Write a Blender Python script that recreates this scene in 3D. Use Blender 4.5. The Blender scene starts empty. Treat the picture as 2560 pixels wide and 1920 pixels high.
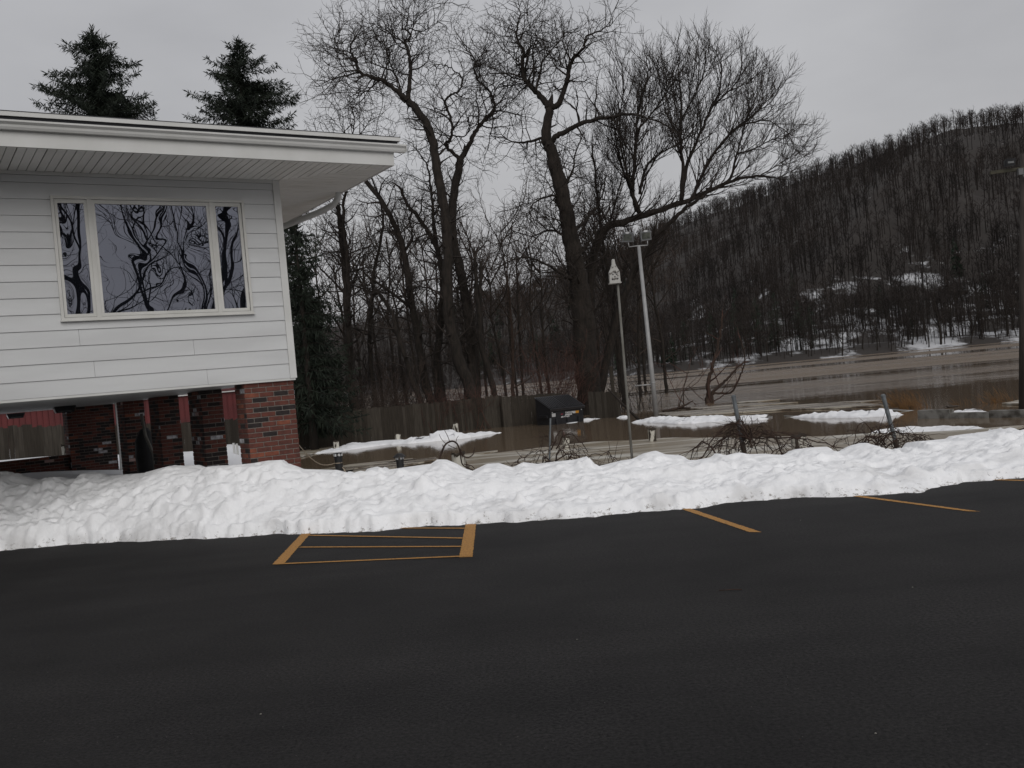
import bpy, bmesh, math, random
import numpy as np
from mathutils import Vector, Matrix
rng = random.Random(11)
nrng = np.random.default_rng(5)
S = bpy.context.scene
COL = S.collection
R = math.radians
# ------------------------------------------------------------------ camera
F_PX, EYE = 2400.0, 1.6
PIT, ROL = math.atan((946-960)/F_PX), R(5.2)
cr, sr, cp, sp = math.cos(ROL), math.sin(ROL), math.cos(PIT), math.sin(PIT)
cam = bpy.data.cameras.new('camera'); camo = bpy.data.objects.new('camera', cam); COL.objects.link(camo)
cam.sensor_width = 36; cam.lens = 36*F_PX/2560; cam.clip_start = .1; cam.clip_end = 6000
Rh, Uh, Fh = Vector((1,0,0)), Vector((0,-sp,cp)), Vector((0,cp,sp))
ax, bx_ = cr*Rh - sr*Uh, sr*Rh + cr*Uh
camo.matrix_world = Matrix(((ax.x,bx_.x,-Fh.x,0),(ax.y,bx_.y,-Fh.y,0),(ax.z,bx_.z,-Fh.z,EYE),(0,0,0,1)))
S.camera = camo
S.render.resolution_x, S.render.resolution_y = 1024, 768
# ------------------------------------------------------------------ sky, sun, exposure
SUN_EL, SUN_AZ = R(33), R(164)
w = bpy.data.worlds.new('World'); S.world = w; w.use_nodes = True
nt = w.node_tree; nt.nodes.clear()
def N(t, **k):
    n = nt.nodes.new(t)
    for a, b in k.items(): setattr(n, a, b)
    return n
out = N('ShaderNodeOutputWorld'); bg = N('ShaderNodeBackground'); sky = N('ShaderNodeTexSky')
sky.sky_type = 'NISHITA'; sky.sun_disc = False; sky.sun_elevation = SUN_EL; sky.sun_rotation = SUN_AZ
sky.air_density = 2; sky.dust_density = 4
tc = N('ShaderNodeTexCoord'); mp = N('ShaderNodeMapping'); mp.inputs['Scale'].default_value = (1,1,2.6)
no = N('ShaderNodeTexNoise'); no.inputs['Scale'].default_value = 2.3; no.inputs['Detail'].default_value = 5
no.inputs['Roughness'].default_value = .5
rp = N('ShaderNodeValToRGB'); rp.color_ramp.elements[0].position = .3; rp.color_ramp.elements[1].position = .72
rp.color_ramp.elements[0].color = (.39,.39,.41,1); rp.color_ramp.elements[1].color = (.53,.53,.55,1)
vm = N('ShaderNodeVectorMath', operation='SCALE'); vm.inputs['Scale'].default_value = 10.0
mx = N('ShaderNodeMix', data_type='RGBA'); mx.inputs['Factor'].default_value = .95
L = nt.links.new
L(tc.outputs['Generated'], mp.inputs['Vector']); L(mp.outputs[0], no.inputs['Vector']); L(no.outputs['Fac'], rp.inputs[0])
L(rp.outputs[0], vm.inputs[0]); L(sky.outputs[0], mx.inputs['A']); L(vm.outputs[0], mx.inputs['B'])
L(mx.outputs['Result'], bg.inputs[0]); bg.inputs[1].default_value = .1; L(bg.outputs[0], out.inputs[0])
sl = bpy.data.lights.new('sun', 'SUN'); so = bpy.data.objects.new('sun', sl); COL.objects.link(so)
sl.energy = 1.4; sl.angle = R(50); sl.color = (1,.985,.97)
sd = Vector((math.sin(SUN_AZ)*math.cos(SUN_EL), math.cos(SUN_AZ)*math.cos(SUN_EL), math.sin(SUN_EL)))
so.rotation_euler = sd.to_track_quat('Z', 'Y').to_euler()
S.view_settings.view_transform = 'Standard'; S.view_settings.look = 'None'
S.view_settings.exposure = 0; S.view_settings.gamma = 1; S.view_settings.use_curve_mapping = False

# ------------------------------------------------------------------ placing helpers
def ray(px, py):
    dx, dy = (px-1280)/F_PX, -(py-960)/F_PX
    r, u = cr*dx + sr*dy, -sr*dx + cr*dy
    return Vector((r, cp - sp*u, sp + cp*u))
def at(px, py, Y):
    r = ray(px, py); return Vector((0,0,EYE)) + r*(Y/r.y)
def gp(px, py, z):
    r = ray(px, py); return Vector((0,0,EYE)) + r*((z-EYE)/r.z)
WATER = -.9
# ------------------------------------------------------------------ materials
def mat(name, col, rough=.8, col2=None, scale=5, stretch=(1,1,1), bump=0, bscale=None, detail=6, pos=(.35,.65), spec=.3, metal=0, coords='Object', dist=.02):
    m = bpy.data.materials.new(name); m.use_nodes = True
    t = m.node_tree; b = t.nodes['Principled BSDF']
    b.inputs['Base Color'].default_value = (*col, 1); b.inputs['Roughness'].default_value = rough
    b.inputs['Specular IOR Level'].default_value = spec; b.inputs['Metallic'].default_value = metal
    if col2 or bump:
        c = t.nodes.new('ShaderNodeTexCoord'); mpn = t.nodes.new('ShaderNodeMapping'); mpn.inputs['Scale'].default_value = stretch
        oi = t.nodes.new('ShaderNodeObjectInfo'); sc_ = t.nodes.new('ShaderNodeMath'); sc_.operation = 'MULTIPLY'; sc_.inputs[1].default_value = 41.0
        ad_ = t.nodes.new('ShaderNodeVectorMath'); t.links.new(oi.outputs['Random'], sc_.inputs[0]); t.links.new(c.outputs[coords], ad_.inputs[0]); t.links.new(sc_.outputs[0], ad_.inputs[1])
        t.links.new(ad_.outputs[0], mpn.inputs[0])
    if col2:
        n = t.nodes.new('ShaderNodeTexNoise'); n.inputs['Scale'].default_value = scale; n.inputs['Detail'].default_value = detail
        r = t.nodes.new('ShaderNodeValToRGB'); r.color_ramp.elements[0].position, r.color_ramp.elements[1].position = pos
        r.color_ramp.elements[0].color = (*col,1); r.color_ramp.elements[1].color = (*col2,1)
        t.links.new(mpn.outputs[0], n.inputs['Vector']); t.links.new(n.outputs['Fac'], r.inputs[0]); t.links.new(r.outputs[0], b.inputs['Base Color'])
    if bump:
        n2 = t.nodes.new('ShaderNodeTexNoise'); n2.inputs['Scale'].default_value = bscale or scale*3; n2.inputs['Detail'].default_value = 8
        bp = t.nodes.new('ShaderNodeBump'); bp.inputs['Strength'].default_value = bump; bp.inputs['Distance'].default_value = dist
        t.links.new(mpn.outputs[0], n2.inputs['Vector']); t.links.new(n2.outputs['Fac'], bp.inputs['Height']); t.links.new(bp.outputs[0], b.inputs['Normal'])
    return m
M = {}
M['siding'] = mat('white_siding', (.56,.568,.568), .5, (.495,.50,.50), 1.3, stretch=(.5,1,3), bump=.12, bscale=90, dist=.003)
M['trim'] = mat('white_trim', (.58,.58,.565), .45, (.52,.52,.50), 2.5)
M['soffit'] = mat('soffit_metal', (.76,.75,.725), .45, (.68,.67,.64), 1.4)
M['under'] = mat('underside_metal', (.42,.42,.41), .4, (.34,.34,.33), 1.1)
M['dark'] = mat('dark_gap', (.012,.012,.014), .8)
M['frame'] = mat('window_frame_vinyl', (.56,.555,.53), .4, (.5,.495,.465), 3)
M['roof'] = mat('roof_shingle', (.05,.05,.055), .9, (.08,.08,.085), 30)
M['mortar'] = mat('mortar', (.20,.18,.16), .95, (.14,.125,.11), 40)
def brickm(n, a, b): return mat(n, a, .9, b, 14, bump=.35, bscale=70, dist=.004)
M['bricks'] = [brickm('brick_red',(.125,.042,.03),(.08,.03,.024)), brickm('brick_brown',(.115,.04,.03),(.075,.03,.024)), brickm('brick_dark',(.03,.023,.022),(.018,.015,.015)),
               brickm('brick_orange',(.21,.068,.04),(.13,.046,.03)), brickm('brick_painted',(.50,.50,.52),(.16,.15,.16)), brickm('brick_pink',(.42,.29,.27),(.33,.22,.2))]
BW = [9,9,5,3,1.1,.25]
M['black'] = mat('black_paint', (.012,.012,.014), .45, (.02,.02,.022), 6)
M['blackpl'] = mat('black_plastic', (.022,.022,.025), .32, (.03,.03,.032), 9, spec=.5)
M['pipe'] = mat('black_pipe', (.018,.018,.02), .5, (.03,.029,.028), 12)
M['lens'] = mat('lamp_lens', (.07,.075,.075), .25, spec=.5)
M['whitep'] = mat('white_print', (.62,.62,.62), .6)
M['greyp'] = mat('grey_label', (.42,.42,.42), .6, (.34,.34,.34), 40)
M['redp'] = mat('red_print', (.24,.03,.05), .6)
M['amber'] = mat('amber_label', (.45,.2,.02), .5)
M['board'] = mat('fence_board_wood', (.040,.033,.025), .95, (.022,.018,.014), 2.2, stretch=(9,9,.8), bump=.4, bscale=20, pos=(.3,.7))
M['board2'] = mat('fence_board_grey', (.060,.051,.041), .95, (.032,.027,.021), 2.2, stretch=(9,9,.8), bump=.4, bscale=20, pos=(.3,.7))
M['postw'] = mat('peeling_white_post', (.50,.48,.42), .9, (.045,.036,.028), 5.5, stretch=(1.8,1.8,.5), bump=.6, bscale=18, pos=(.50,.56), coords='Object')
M['cutwood'] = mat('rotted_wood_end', (.03,.024,.018), 1, (.05,.04,.03), 15)
M['bark'] = mat('bark_dark', (.028,.022,.018), 1, (.013,.011,.009), 3, stretch=(3,3,.7), bump=.8, bscale=6, dist=.06)
M['bark2'] = mat('bark_brown', (.055,.036,.027), 1, (.028,.02,.016), 3, stretch=(3,3,.7), bump=.8, bscale=6, dist=.05)
M['twig'] = mat('twig_dark', (.030,.024,.020), 1, (.02,.016,.014), 1.5)
M['twigb'] = mat('twig_brown', (.060,.043,.034), 1, (.038,.029,.024), 1.2)
M['twigr'] = mat('twig_reddish', (.085,.042,.032), 1, (.05,.028,.023), 1.2)
M['hillt'] = mat('hillside_wood', (.034,.027,.0235), 1, (.019,.016,.0148), .03, detail=3)
M['needle'] = mat('spruce_needles', (.015,.021,.013), .9, (.008,.012,.008), 1.2)
M['needle2'] = mat('pine_needles', (.028,.042,.027), .9, (.016,.026,.017), .4)
M['vine'] = mat('vine_bark', (.055,.033,.025), 1, (.03,.02,.016), 8)
M['steelpost'] = mat('galvanised_post', (.17,.185,.195), .5, (.11,.12,.125), 7, metal=.4)
M['rustpost'] = mat('rusty_post_foot', (.05,.042,.036), .9, (.09,.07,.055), 9)
M['lamppole'] = mat('aluminium_pole', (.30,.30,.30), .5, (.24,.24,.24), 2, metal=.2)
M['lamphead'] = mat('floodlight_grey', (.13,.133,.136), .5, (.09,.093,.096), 5)
M['lampglass'] = mat('floodlight_glass', (.09,.095,.08), .12, (.045,.048,.042), 5, spec=.6)
M['polewood'] = mat('utility_pole_wood', (.06,.052,.046), .95, (.035,.03,.027), 2, stretch=(6,6,.5), bump=.4, bscale=9)
M['arm'] = mat('greenish_arm_wood', (.06,.056,.04), .9, (.04,.038,.028), 6)
M['birdw'] = mat('weathered_white_paint', (.40,.39,.365), .8, (.12,.11,.10), 16, pos=(.56,.62))
M['greypole'] = mat('grey_weathered_pole', (.17,.165,.15), .85, (.12,.115,.10), 4)
M['redmetal'] = mat('red_barn_metal', (.085,.011,.011), .6, (.06,.009,.009), 1.3)
M['concrete'] = mat('stained_concrete', (.22,.215,.20), .9, (.06,.054,.046), 2.6, pos=(.4,.62), bump=.3, bscale=20)
M['rope'] = mat('pale_rope', (.42,.35,.27), .9)
M['wire'] = mat('galvanised_wire', (.38,.39,.38), .5)
M['reed'] = mat('dry_grass', (.20,.10,.035), .95, (.10,.055,.022), 3)
M['tarp'] = mat('dark_tarp', (.012,.012,.013), .7, (.02,.02,.021), 5)
M['litter'] = mat('litter_brown', (.05,.03,.02), .9)
M['pebble'] = mat('pale_pebble', (.20,.19,.17), .9)
# snow
def snow_mat():
    m = mat('snow', (.88,.885,.895), .75, (.84,.845,.855), 2.2, bump=.55, bscale=9, dist=.05, spec=.2)
    t = m.node_tree; b = t.nodes['Principled BSDF']
    ramp = b.inputs['Base Color'].links[0].from_node
    tcn = t.nodes.new('ShaderNodeTexCoord')
    n = t.nodes.new('ShaderNodeTexNoise'); n.inputs['Scale'].default_value = 13; n.inputs['Detail'].default_value = 10; n.inputs['Roughness'].default_value = .75
    geo = t.nodes.new('ShaderNodeNewGeometry'); sx = t.nodes.new('ShaderNodeSeparateXYZ')
    t.links.new(tcn.outputs['Object'], n.inputs[0]); t.links.new(geo.outputs['Position'], sx.inputs[0])
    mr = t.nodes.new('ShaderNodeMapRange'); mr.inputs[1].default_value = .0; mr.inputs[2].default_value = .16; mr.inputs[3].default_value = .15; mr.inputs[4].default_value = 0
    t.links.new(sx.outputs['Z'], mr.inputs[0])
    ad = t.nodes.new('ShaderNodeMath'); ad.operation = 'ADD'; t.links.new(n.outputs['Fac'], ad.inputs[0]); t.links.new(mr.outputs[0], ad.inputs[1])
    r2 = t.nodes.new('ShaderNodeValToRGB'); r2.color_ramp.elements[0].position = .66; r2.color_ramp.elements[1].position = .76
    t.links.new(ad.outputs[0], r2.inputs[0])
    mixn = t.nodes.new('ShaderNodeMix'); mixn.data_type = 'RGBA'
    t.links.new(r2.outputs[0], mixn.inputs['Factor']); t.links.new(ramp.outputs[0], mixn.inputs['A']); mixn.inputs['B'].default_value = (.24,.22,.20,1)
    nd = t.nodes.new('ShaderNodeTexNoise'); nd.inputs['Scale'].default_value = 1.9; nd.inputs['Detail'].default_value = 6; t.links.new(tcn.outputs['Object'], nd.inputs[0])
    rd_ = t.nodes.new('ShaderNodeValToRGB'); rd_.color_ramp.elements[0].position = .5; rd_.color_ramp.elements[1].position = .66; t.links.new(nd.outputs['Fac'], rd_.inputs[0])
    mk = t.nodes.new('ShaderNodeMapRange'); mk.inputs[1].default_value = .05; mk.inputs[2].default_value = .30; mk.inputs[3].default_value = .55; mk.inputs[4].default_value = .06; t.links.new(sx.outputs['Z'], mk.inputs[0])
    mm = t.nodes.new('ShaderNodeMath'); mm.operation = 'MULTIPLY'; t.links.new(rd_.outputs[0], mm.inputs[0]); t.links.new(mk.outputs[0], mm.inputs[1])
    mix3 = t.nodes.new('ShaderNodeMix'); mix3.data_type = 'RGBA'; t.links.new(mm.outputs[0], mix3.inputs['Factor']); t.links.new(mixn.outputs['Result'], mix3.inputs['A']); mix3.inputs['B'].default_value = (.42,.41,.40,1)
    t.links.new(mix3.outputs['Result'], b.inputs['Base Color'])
    return m
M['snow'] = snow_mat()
M['snow2'] = mat('settled_snow', (.80,.805,.82), .75, (.74,.745,.76), 2.2, bump=.6, bscale=6, dist=.06, spec=.2)
def asphalt_mat():
    m = bpy.data.materials.new('asphalt'); m.use_nodes = True; t = m.node_tree; b = t.nodes['Principled BSDF']; l = t.links.new
    c = t.nodes.new('ShaderNodeTexCoord')
    def noise(s, d=6, rgh=.55, st=(1,1,1), rot=0):
        mpn = t.nodes.new('ShaderNodeMapping'); mpn.inputs['Scale'].default_value = st; mpn.inputs['Rotation'].default_value = (0,0,rot)
        l(c.outputs['Object'], mpn.inputs[0])
        n = t.nodes.new('ShaderNodeTexNoise'); n.inputs['Scale'].default_value = s; n.inputs['Detail'].default_value = d; n.inputs['Roughness'].default_value = rgh
        l(mpn.outputs[0], n.inputs[0]); return n
    big, streak, fine = noise(.9,7,.62), noise(.6,5,.55,(.10,1.7,1),R(-7)), noise(48,5,.8)
    r = t.nodes.new('ShaderNodeValToRGB'); r.color_ramp.elements[0].position = .36; r.color_ramp.elements[1].position = .64
    r.color_ramp.elements[0].color = (.0078,.0073,.0075,1); r.color_ramp.elements[1].color = (.0205,.0195,.0195,1)
    a = t.nodes.new('ShaderNodeMath'); a.operation = 'ADD'; l(big.outputs['Fac'], a.inputs[0]); l(streak.outputs['Fac'], a.inputs[1])
    h = t.nodes.new('ShaderNodeMath'); h.operation = 'MULTIPLY'; h.inputs[1].default_value = .5; l(a.outputs[0], h.inputs[0]); l(h.outputs[0], r.inputs[0])
    r2 = t.nodes.new('ShaderNodeValToRGB'); r2.color_ramp.elements[0].position = .36; r2.color_ramp.elements[1].position = .68
    r2.color_ramp.elements[0].color = (.25,.25,.25,1); r2.color_ramp.elements[1].color = (2.0,1.97,1.93,1); l(fine.outputs['Fac'], r2.inputs[0])
    mu = t.nodes.new('ShaderNodeMix'); mu.data_type = 'RGBA'; mu.blend_type = 'MULTIPLY'; mu.inputs['Factor'].default_value = 1
    l(r.outputs[0], mu.inputs['A']); l(r2.outputs[0], mu.inputs['B'])
    v = t.nodes.new('ShaderNodeTexVoronoi'); v.inputs['Scale'].default_value = 26; l(c.outputs['Object'], v.inputs['Vector'])
    r3 = t.nodes.new('ShaderNodeValToRGB'); r3.color_ramp.elements[0].position = .045; r3.color_ramp.elements[1].position = .075
    r3.color_ramp.elements[0].color = (1,1,1,1); r3.color_ramp.elements[1].color = (0,0,0,1); l(v.outputs['Distance'], r3.inputs[0])
    sc = t.nodes.new('ShaderNodeSeparateColor'); l(v.outputs['Color'], sc.inputs[0])
    gt = t.nodes.new('ShaderNodeMath'); gt.operation = 'GREATER_THAN'; gt.inputs[1].default_value = .93; l(sc.outputs[0], gt.inputs[0])
    ml = t.nodes.new('ShaderNodeMath'); ml.operation = 'MULTIPLY'; l(gt.outputs[0], ml.inputs[0]); l(r3.outputs[0], ml.inputs[1])
    m2 = t.nodes.new('ShaderNodeMix'); m2.data_type = 'RGBA'; l(ml.outputs[0], m2.inputs['Factor']); l(mu.outputs['Result'], m2.inputs['A']); m2.inputs['B'].default_value = (.14,.13,.12,1)
    l(m2.outputs['Result'], b.inputs['Base Color'])
    b.inputs['Roughness'].default_value = .8; b.inputs['Specular IOR Level'].default_value = .2
    bp = t.nodes.new('ShaderNodeBump'); bp.inputs['Strength'].default_value = .6; bp.inputs['Distance'].default_value = .004; l(fine.outputs['Fac'], bp.inputs['Height']); l(bp.outputs[0], b.inputs['Normal'])
    return m
M['asphalt'] = asphalt_mat()
M['paint'] = mat('orange_yellow_paint', (.40,.205,.058), .85, (.10,.06,.03), 55, pos=(.52,.70), detail=12)
def water_mat():
    m = bpy.data.materials.new('flood_water'); m.use_nodes = True; t = m.node_tree; b = t.nodes['Principled BSDF']; l = t.links.new
    b.inputs['Base Color'].default_value = (.150,.110,.074,1); b.inputs['Roughness'].default_value = .06; b.inputs['IOR'].default_value = 1.33
    b.inputs['Specular IOR Level'].default_value = .5
    g = t.nodes.new('ShaderNodeNewGeometry'); s = t.nodes.new('ShaderNodeSeparateXYZ'); l(g.outputs['Position'], s.inputs[0])
    far = t.nodes.new('ShaderNodeMapRange'); far.inputs[1].default_value = 50; far.inputs[2].default_value = 82; l(s.outputs['Y'], far.inputs[0])
    def noise(sc, st, rot=0, d=4):
        mpn = t.nodes.new('ShaderNodeMapping'); mpn.inputs['Scale'].default_value = st; mpn.inputs['Rotation'].default_value = (0,0,rot); l(g.outputs['Position'], mpn.inputs[0])
        n = t.nodes.new('ShaderNodeTexNoise'); n.inputs['Scale'].default_value = sc; n.inputs['Detail'].default_value = d; l(mpn.outputs[0], n.inputs[0]); return n
    ripn = noise(2.2,(.6,1.6,1),0,5); ripf = noise(.55,(.35,1.5,1),R(4),6); flow = noise(.034,(.10,1.0,1),R(6),7)
    b1 = t.nodes.new('ShaderNodeBump'); b1.inputs['Strength'].default_value = .06; b1.inputs['Distance'].default_value = .05; l(ripn.outputs['Fac'], b1.inputs['Height'])
    fr = t.nodes.new('ShaderNodeValToRGB'); fr.color_ramp.elements[0].position = .40; fr.color_ramp.elements[1].position = .56; l(flow.outputs['Fac'], fr.inputs[0])
    fm = t.nodes.new('ShaderNodeMath'); fm.operation = 'MULTIPLY'; l(fr.outputs[0], fm.inputs[0]); l(far.outputs[0], fm.inputs[1])
    b2 = t.nodes.new('ShaderNodeBump'); b2.inputs['Distance'].default_value = 2.2; l(fm.outputs[0], b2.inputs['Strength']); l(ripf.outputs['Fac'], b2.inputs['Height']); l(b1.outputs[0], b2.inputs['Normal'])
    l(b2.outputs[0], b.inputs['Normal'])
    rr = t.nodes.new('ShaderNodeMapRange'); rr.inputs[3].default_value = .05; rr.inputs[4].default_value = .42; l(fm.outputs[0], rr.inputs[0]); l(rr.outputs[0], b.inputs['Roughness'])
    return m
M['water'] = water_mat()
M['ice'] = mat('slushy_ice', (.225,.185,.13), .35, (.54,.52,.465), .9, stretch=(.28,1.9,1), bump=.35, bscale=3, pos=(.46,.66), dist=.05, spec=.35)
M['icedark'] = mat('wet_slush', (.125,.095,.066), .25, (.40,.36,.29), 1.1, stretch=(.25,1.8,1), bump=.3, bscale=3, pos=(.46,.58), dist=.05, spec=.4)
def ground_mat():
    m = bpy.data.materials.new('snowy_ground'); m.use_nodes = True; t = m.node_tree; b = t.nodes['Principled BSDF']; l = t.links.new
    g = t.nodes.new('ShaderNodeNewGeometry'); s = t.nodes.new('ShaderNodeSeparateXYZ'); l(g.outputs['Position'], s.inputs[0])
    n = t.nodes.new('ShaderNodeTexNoise'); n.inputs['Scale'].default_value = .06; n.inputs['Detail'].default_value = 8; n.inputs['Roughness'].default_value = .68; l(g.outputs['Position'], n.inputs[0])
    hz = t.nodes.new('ShaderNodeMapRange'); hz.inputs[1].default_value = 8; hz.inputs[2].default_value = 46; hz.inputs[3].default_value = .0; hz.inputs[4].default_value = -.18; l(s.outputs['Z'], hz.inputs[0])
    lf = t.nodes.new('ShaderNodeMapRange'); lf.inputs[1].default_value = 20; lf.inputs[2].default_value = 130; lf.inputs[3].default_value = -.13; lf.inputs[4].default_value = 0; l(s.outputs['X'], lf.inputs[0])
    a0 = t.nodes.new('ShaderNodeMath'); a0.operation = 'ADD'; l(n.outputs['Fac'], a0.inputs[0]); l(lf.outputs[0], a0.inputs[1])
    a = t.nodes.new('ShaderNodeMath'); a.operation = 'ADD'; l(a0.outputs[0], a.inputs[0]); l(hz.outputs[0], a.inputs[1])
    r = t.nodes.new('ShaderNodeValToRGB'); r.color_ramp.elements[0].position = .46; r.color_ramp.elements[1].position = .54
    r.color_ramp.elements[0].color = (.027,.022,.019,1); r.color_ramp.elements[1].color = (.46,.465,.48,1); l(a.outputs[0], r.inputs[0])
    nearm = t.nodes.new('ShaderNodeMapRange'); nearm.inputs[1].default_value = 62; nearm.inputs[2].default_value = 66; l(s.outputs['Y'], nearm.inputs[0])
    mx_ = t.nodes.new('ShaderNodeMix'); mx_.data_type = 'RGBA'; l(nearm.outputs[0], mx_.inputs['Factor']); mx_.inputs['A'].default_value = (.78,.785,.80,1); l(r.outputs[0], mx_.inputs['B'])
    l(mx_.outputs['Result'], b.inputs['Base Color']); b.inputs['Roughness'].default_value = .9
    return m
M['ground'] = ground_mat()
def glass_mat():
    m = bpy.data.materials.new('reflecting_window_glass'); m.use_nodes = True; t = m.node_tree; b = t.nodes['Principled BSDF']; l = t.links.new
    b.inputs['Base Color'].default_value = (.006,.007,.01,1); b.inputs['Roughness'].default_value = 0; b.inputs['IOR'].default_value = 2.85
    b.inputs['Specular Tint'].default_value = (.80,.84,1,1)
    c = t.nodes.new('ShaderNodeTexCoord'); n = t.nodes.new('ShaderNodeTexNoise'); n.inputs['Scale'].default_value = 1.35; n.inputs['Detail'].default_value = .8; n.inputs['Distortion'].default_value = .5
    l(c.outputs['Object'], n.inputs[0]); bp = t.nodes.new('ShaderNodeBump'); bp.inputs['Strength'].default_value = .5; bp.inputs['Distance'].default_value = .0145
    l(n.outputs['Fac'], bp.inputs['Height']); l(bp.outputs[0], b.inputs['Normal'])
    return m
M['glass'] = glass_mat()

# ------------------------------------------------------------------ object helpers
class MB:
    def __init__(s): s.v=[]; s.f=[]; s.mi=[]
    def add(s, vs, fs, mi=0):
        o=len(s.v); s.v += [tuple(x) for x in vs]; s.f += [tuple(i+o for i in f) for f in fs]; s.mi += [mi]*len(fs)
    def box(s, x0,x1,y0,y1,z0,z1, mi=0):
        s.add([(x0,y0,z0),(x1,y0,z0),(x1,y1,z0),(x0,y1,z0),(x0,y0,z1),(x1,y0,z1),(x1,y1,z1),(x0,y1,z1)],
              [(0,3,2,1),(4,5,6,7),(0,1,5,4),(1,2,6,5),(2,3,7,6),(3,0,4,7)], mi)
    def hexa(s, p, mi=0):
        s.add(p, [(0,3,2,1),(4,5,6,7),(0,1,5,4),(1,2,6,5),(2,3,7,6),(3,0,4,7)], mi)
    def tube(s, path, rad, n=8, cap=True, mi=0):
        path=[Vector(p) for p in path]; rings=[]; o=len(s.v); ref=Vector((.37,.91,.2)).normalized()
        for i,p in enumerate(path):
            d=(path[min(i+1,len(path)-1)]-path[max(i-1,0)]).normalized()
            a=d.cross(ref)
            if a.length<.05: a=d.cross(Vector((1,0,0)))
            a.normalize(); b=d.cross(a); r=rad[i] if hasattr(rad,'__len__') else rad
            for k in range(n):
                t=2*math.pi*k/n; s.v.append(tuple(p+(a*math.cos(t)+b*math.sin(t))*r))
        m=len(path)
        for i in range(m-1):
            for k in range(n):
                s.f.append((o+i*n+k,o+i*n+(k+1)%n,o+(i+1)*n+(k+1)%n,o+(i+1)*n+k)); s.mi.append(mi)
        if cap:
            s.f.append(tuple(o+k for k in range(n))[::-1]); s.f.append(tuple(o+(m-1)*n+k for k in range(n))); s.mi += [mi,mi]
    def lathe(s, prof, n=16, c=(0,0,0), mi=0):
        s.tube([(c[0],c[1],c[2]+z) for r,z in prof],[r for r,z in prof],n,True,mi)
    def build(s, name, mats, parent=None, smooth=False):
        me=bpy.data.meshes.new(name); me.from_pydata(s.v,[],s.f); 
        for m in (mats if isinstance(mats,(list,tuple)) else [mats]): me.materials.append(m)
        if any(s.mi): me.polygons.foreach_set('material_index', s.mi)
        if smooth: me.polygons.foreach_set('use_smooth',[True]*len(s.f))
        me.update()
        return link(name, me, parent)
def link(name, data, parent=None):
    o=bpy.data.objects.new(name,data); COL.objects.link(o)
    if parent is not None: o.parent=parent
    return o
def tag(o, label, cat, group=None):
    o['label']=label; o['category']=cat
    if group: o['group']=group
    return o
def struct(o): o['kind']='structure'; return o
def empty(name, loc=(0,0,0), rz=0, label=None, cat=None, group=None):
    o=link(name,None); o.location=loc; o.rotation_euler=(0,0,rz); o.empty_display_size=.1
    if label: tag(o,label,cat,group)
    return o
def npmesh(name, V, Fq, mats, parent=None, smooth=False):
    V=np.asarray(V,np.float32); Fq=np.asarray(Fq,np.int32); me=bpy.data.meshes.new(name); k=Fq.shape[1]
    me.vertices.add(len(V)); me.vertices.foreach_set('co',V.ravel())
    me.loops.add(Fq.size); me.loops.foreach_set('vertex_index',Fq.ravel())
    me.polygons.add(len(Fq)); me.polygons.foreach_set('loop_start',np.arange(0,Fq.size,k,dtype=np.int32))
    if smooth: me.polygons.foreach_set('use_smooth',np.ones(len(Fq),bool))
    for m in (mats if isinstance(mats,(list,tuple)) else [mats]): me.materials.append(m)
    me.update(calc_edges=True); me.validate()
    return link(name,me,parent)
def gridfaces(nu,nv):
    i=np.arange(nu-1)[:,None]*nv+np.arange(nv-1)[None,:]
    return np.stack([i,i+nv,i+nv+1,i+1],-1).reshape(-1,4)
# value noise
_T=nrng.random((256,256))
def vnoise(x,y):
    xi=np.floor(x).astype(int); yi=np.floor(y).astype(int); fx=x-xi; fy=y-yi; fx=fx*fx*(3-2*fx); fy=fy*fy*(3-2*fy)
    g=lambda a,b:_T[a%256,b%256]
    return (g(xi,yi)*(1-fx)+g(xi+1,yi)*fx)*(1-fy)+(g(xi,yi+1)*(1-fx)+g(xi+1,yi+1)*fx)*fy
def fbm(x,y,o=4,g=.5):
    s=0;a=1;t=0
    for i in range(o): s=s+a*vnoise(x*2**i+i*17.3,y*2**i+i*9.1); t+=a; a*=g
    return s/t
def smooth(a,b,x):
    t=np.clip((x-a)/(b-a),0,1); return t*t*(3-2*t)

# ------------------------------------------------------------------ ground sheet with the far bank and the hill
BANK=np.array([(1500,150),(700,230),(400,262),(150,278),(43,292),(-30,480),(-170,720),(-520,1000),(-1500,1500)],float)
def bankdist(x,y):
    best=np.full(x.shape,1e9); sgn=np.zeros(x.shape)
    for a,b in zip(BANK[:-1],BANK[1:]):
        e=b-a; L2=e@e; t=np.clip(((x-a[0])*e[0]+(y-a[1])*e[1])/L2,0,1)
        qx=x-(a[0]+t*e[0]); qy=y-(a[1]+t*e[1]); d=np.hypot(qx,qy)
        # bank runs right to left: far side lies to the right-hand of travel (cross<0)
        c=e[0]*qy-e[1]*qx
        m=d<best; best=np.where(m,d,best); sgn=np.where(m,np.where(c<0,1,-1),sgn)
    return best*sgn
def hill(x,y):
    d=bankdist(x,y)
    br=x/np.maximum(y,1)
    hmax=np.interp(br,[-.4,-.15,.046,.175,.30,.45,.56],[66,66,76,120,142,156,168])
    z=np.where(d<0,-.9+.35*np.maximum(d,-8),-.9+.30*np.minimum(d,10))
    z=z+np.interp(d,[10,26,33,46],[0,.4,4.6,5.2])
    up=np.maximum(d-46,0)*.68
    z=z+hmax*(1-np.exp(-(up/hmax)**1.6))
    z=z+smooth(30,90,d)*(fbm(x/45,y/45,4)-.5)*13
    return z
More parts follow.
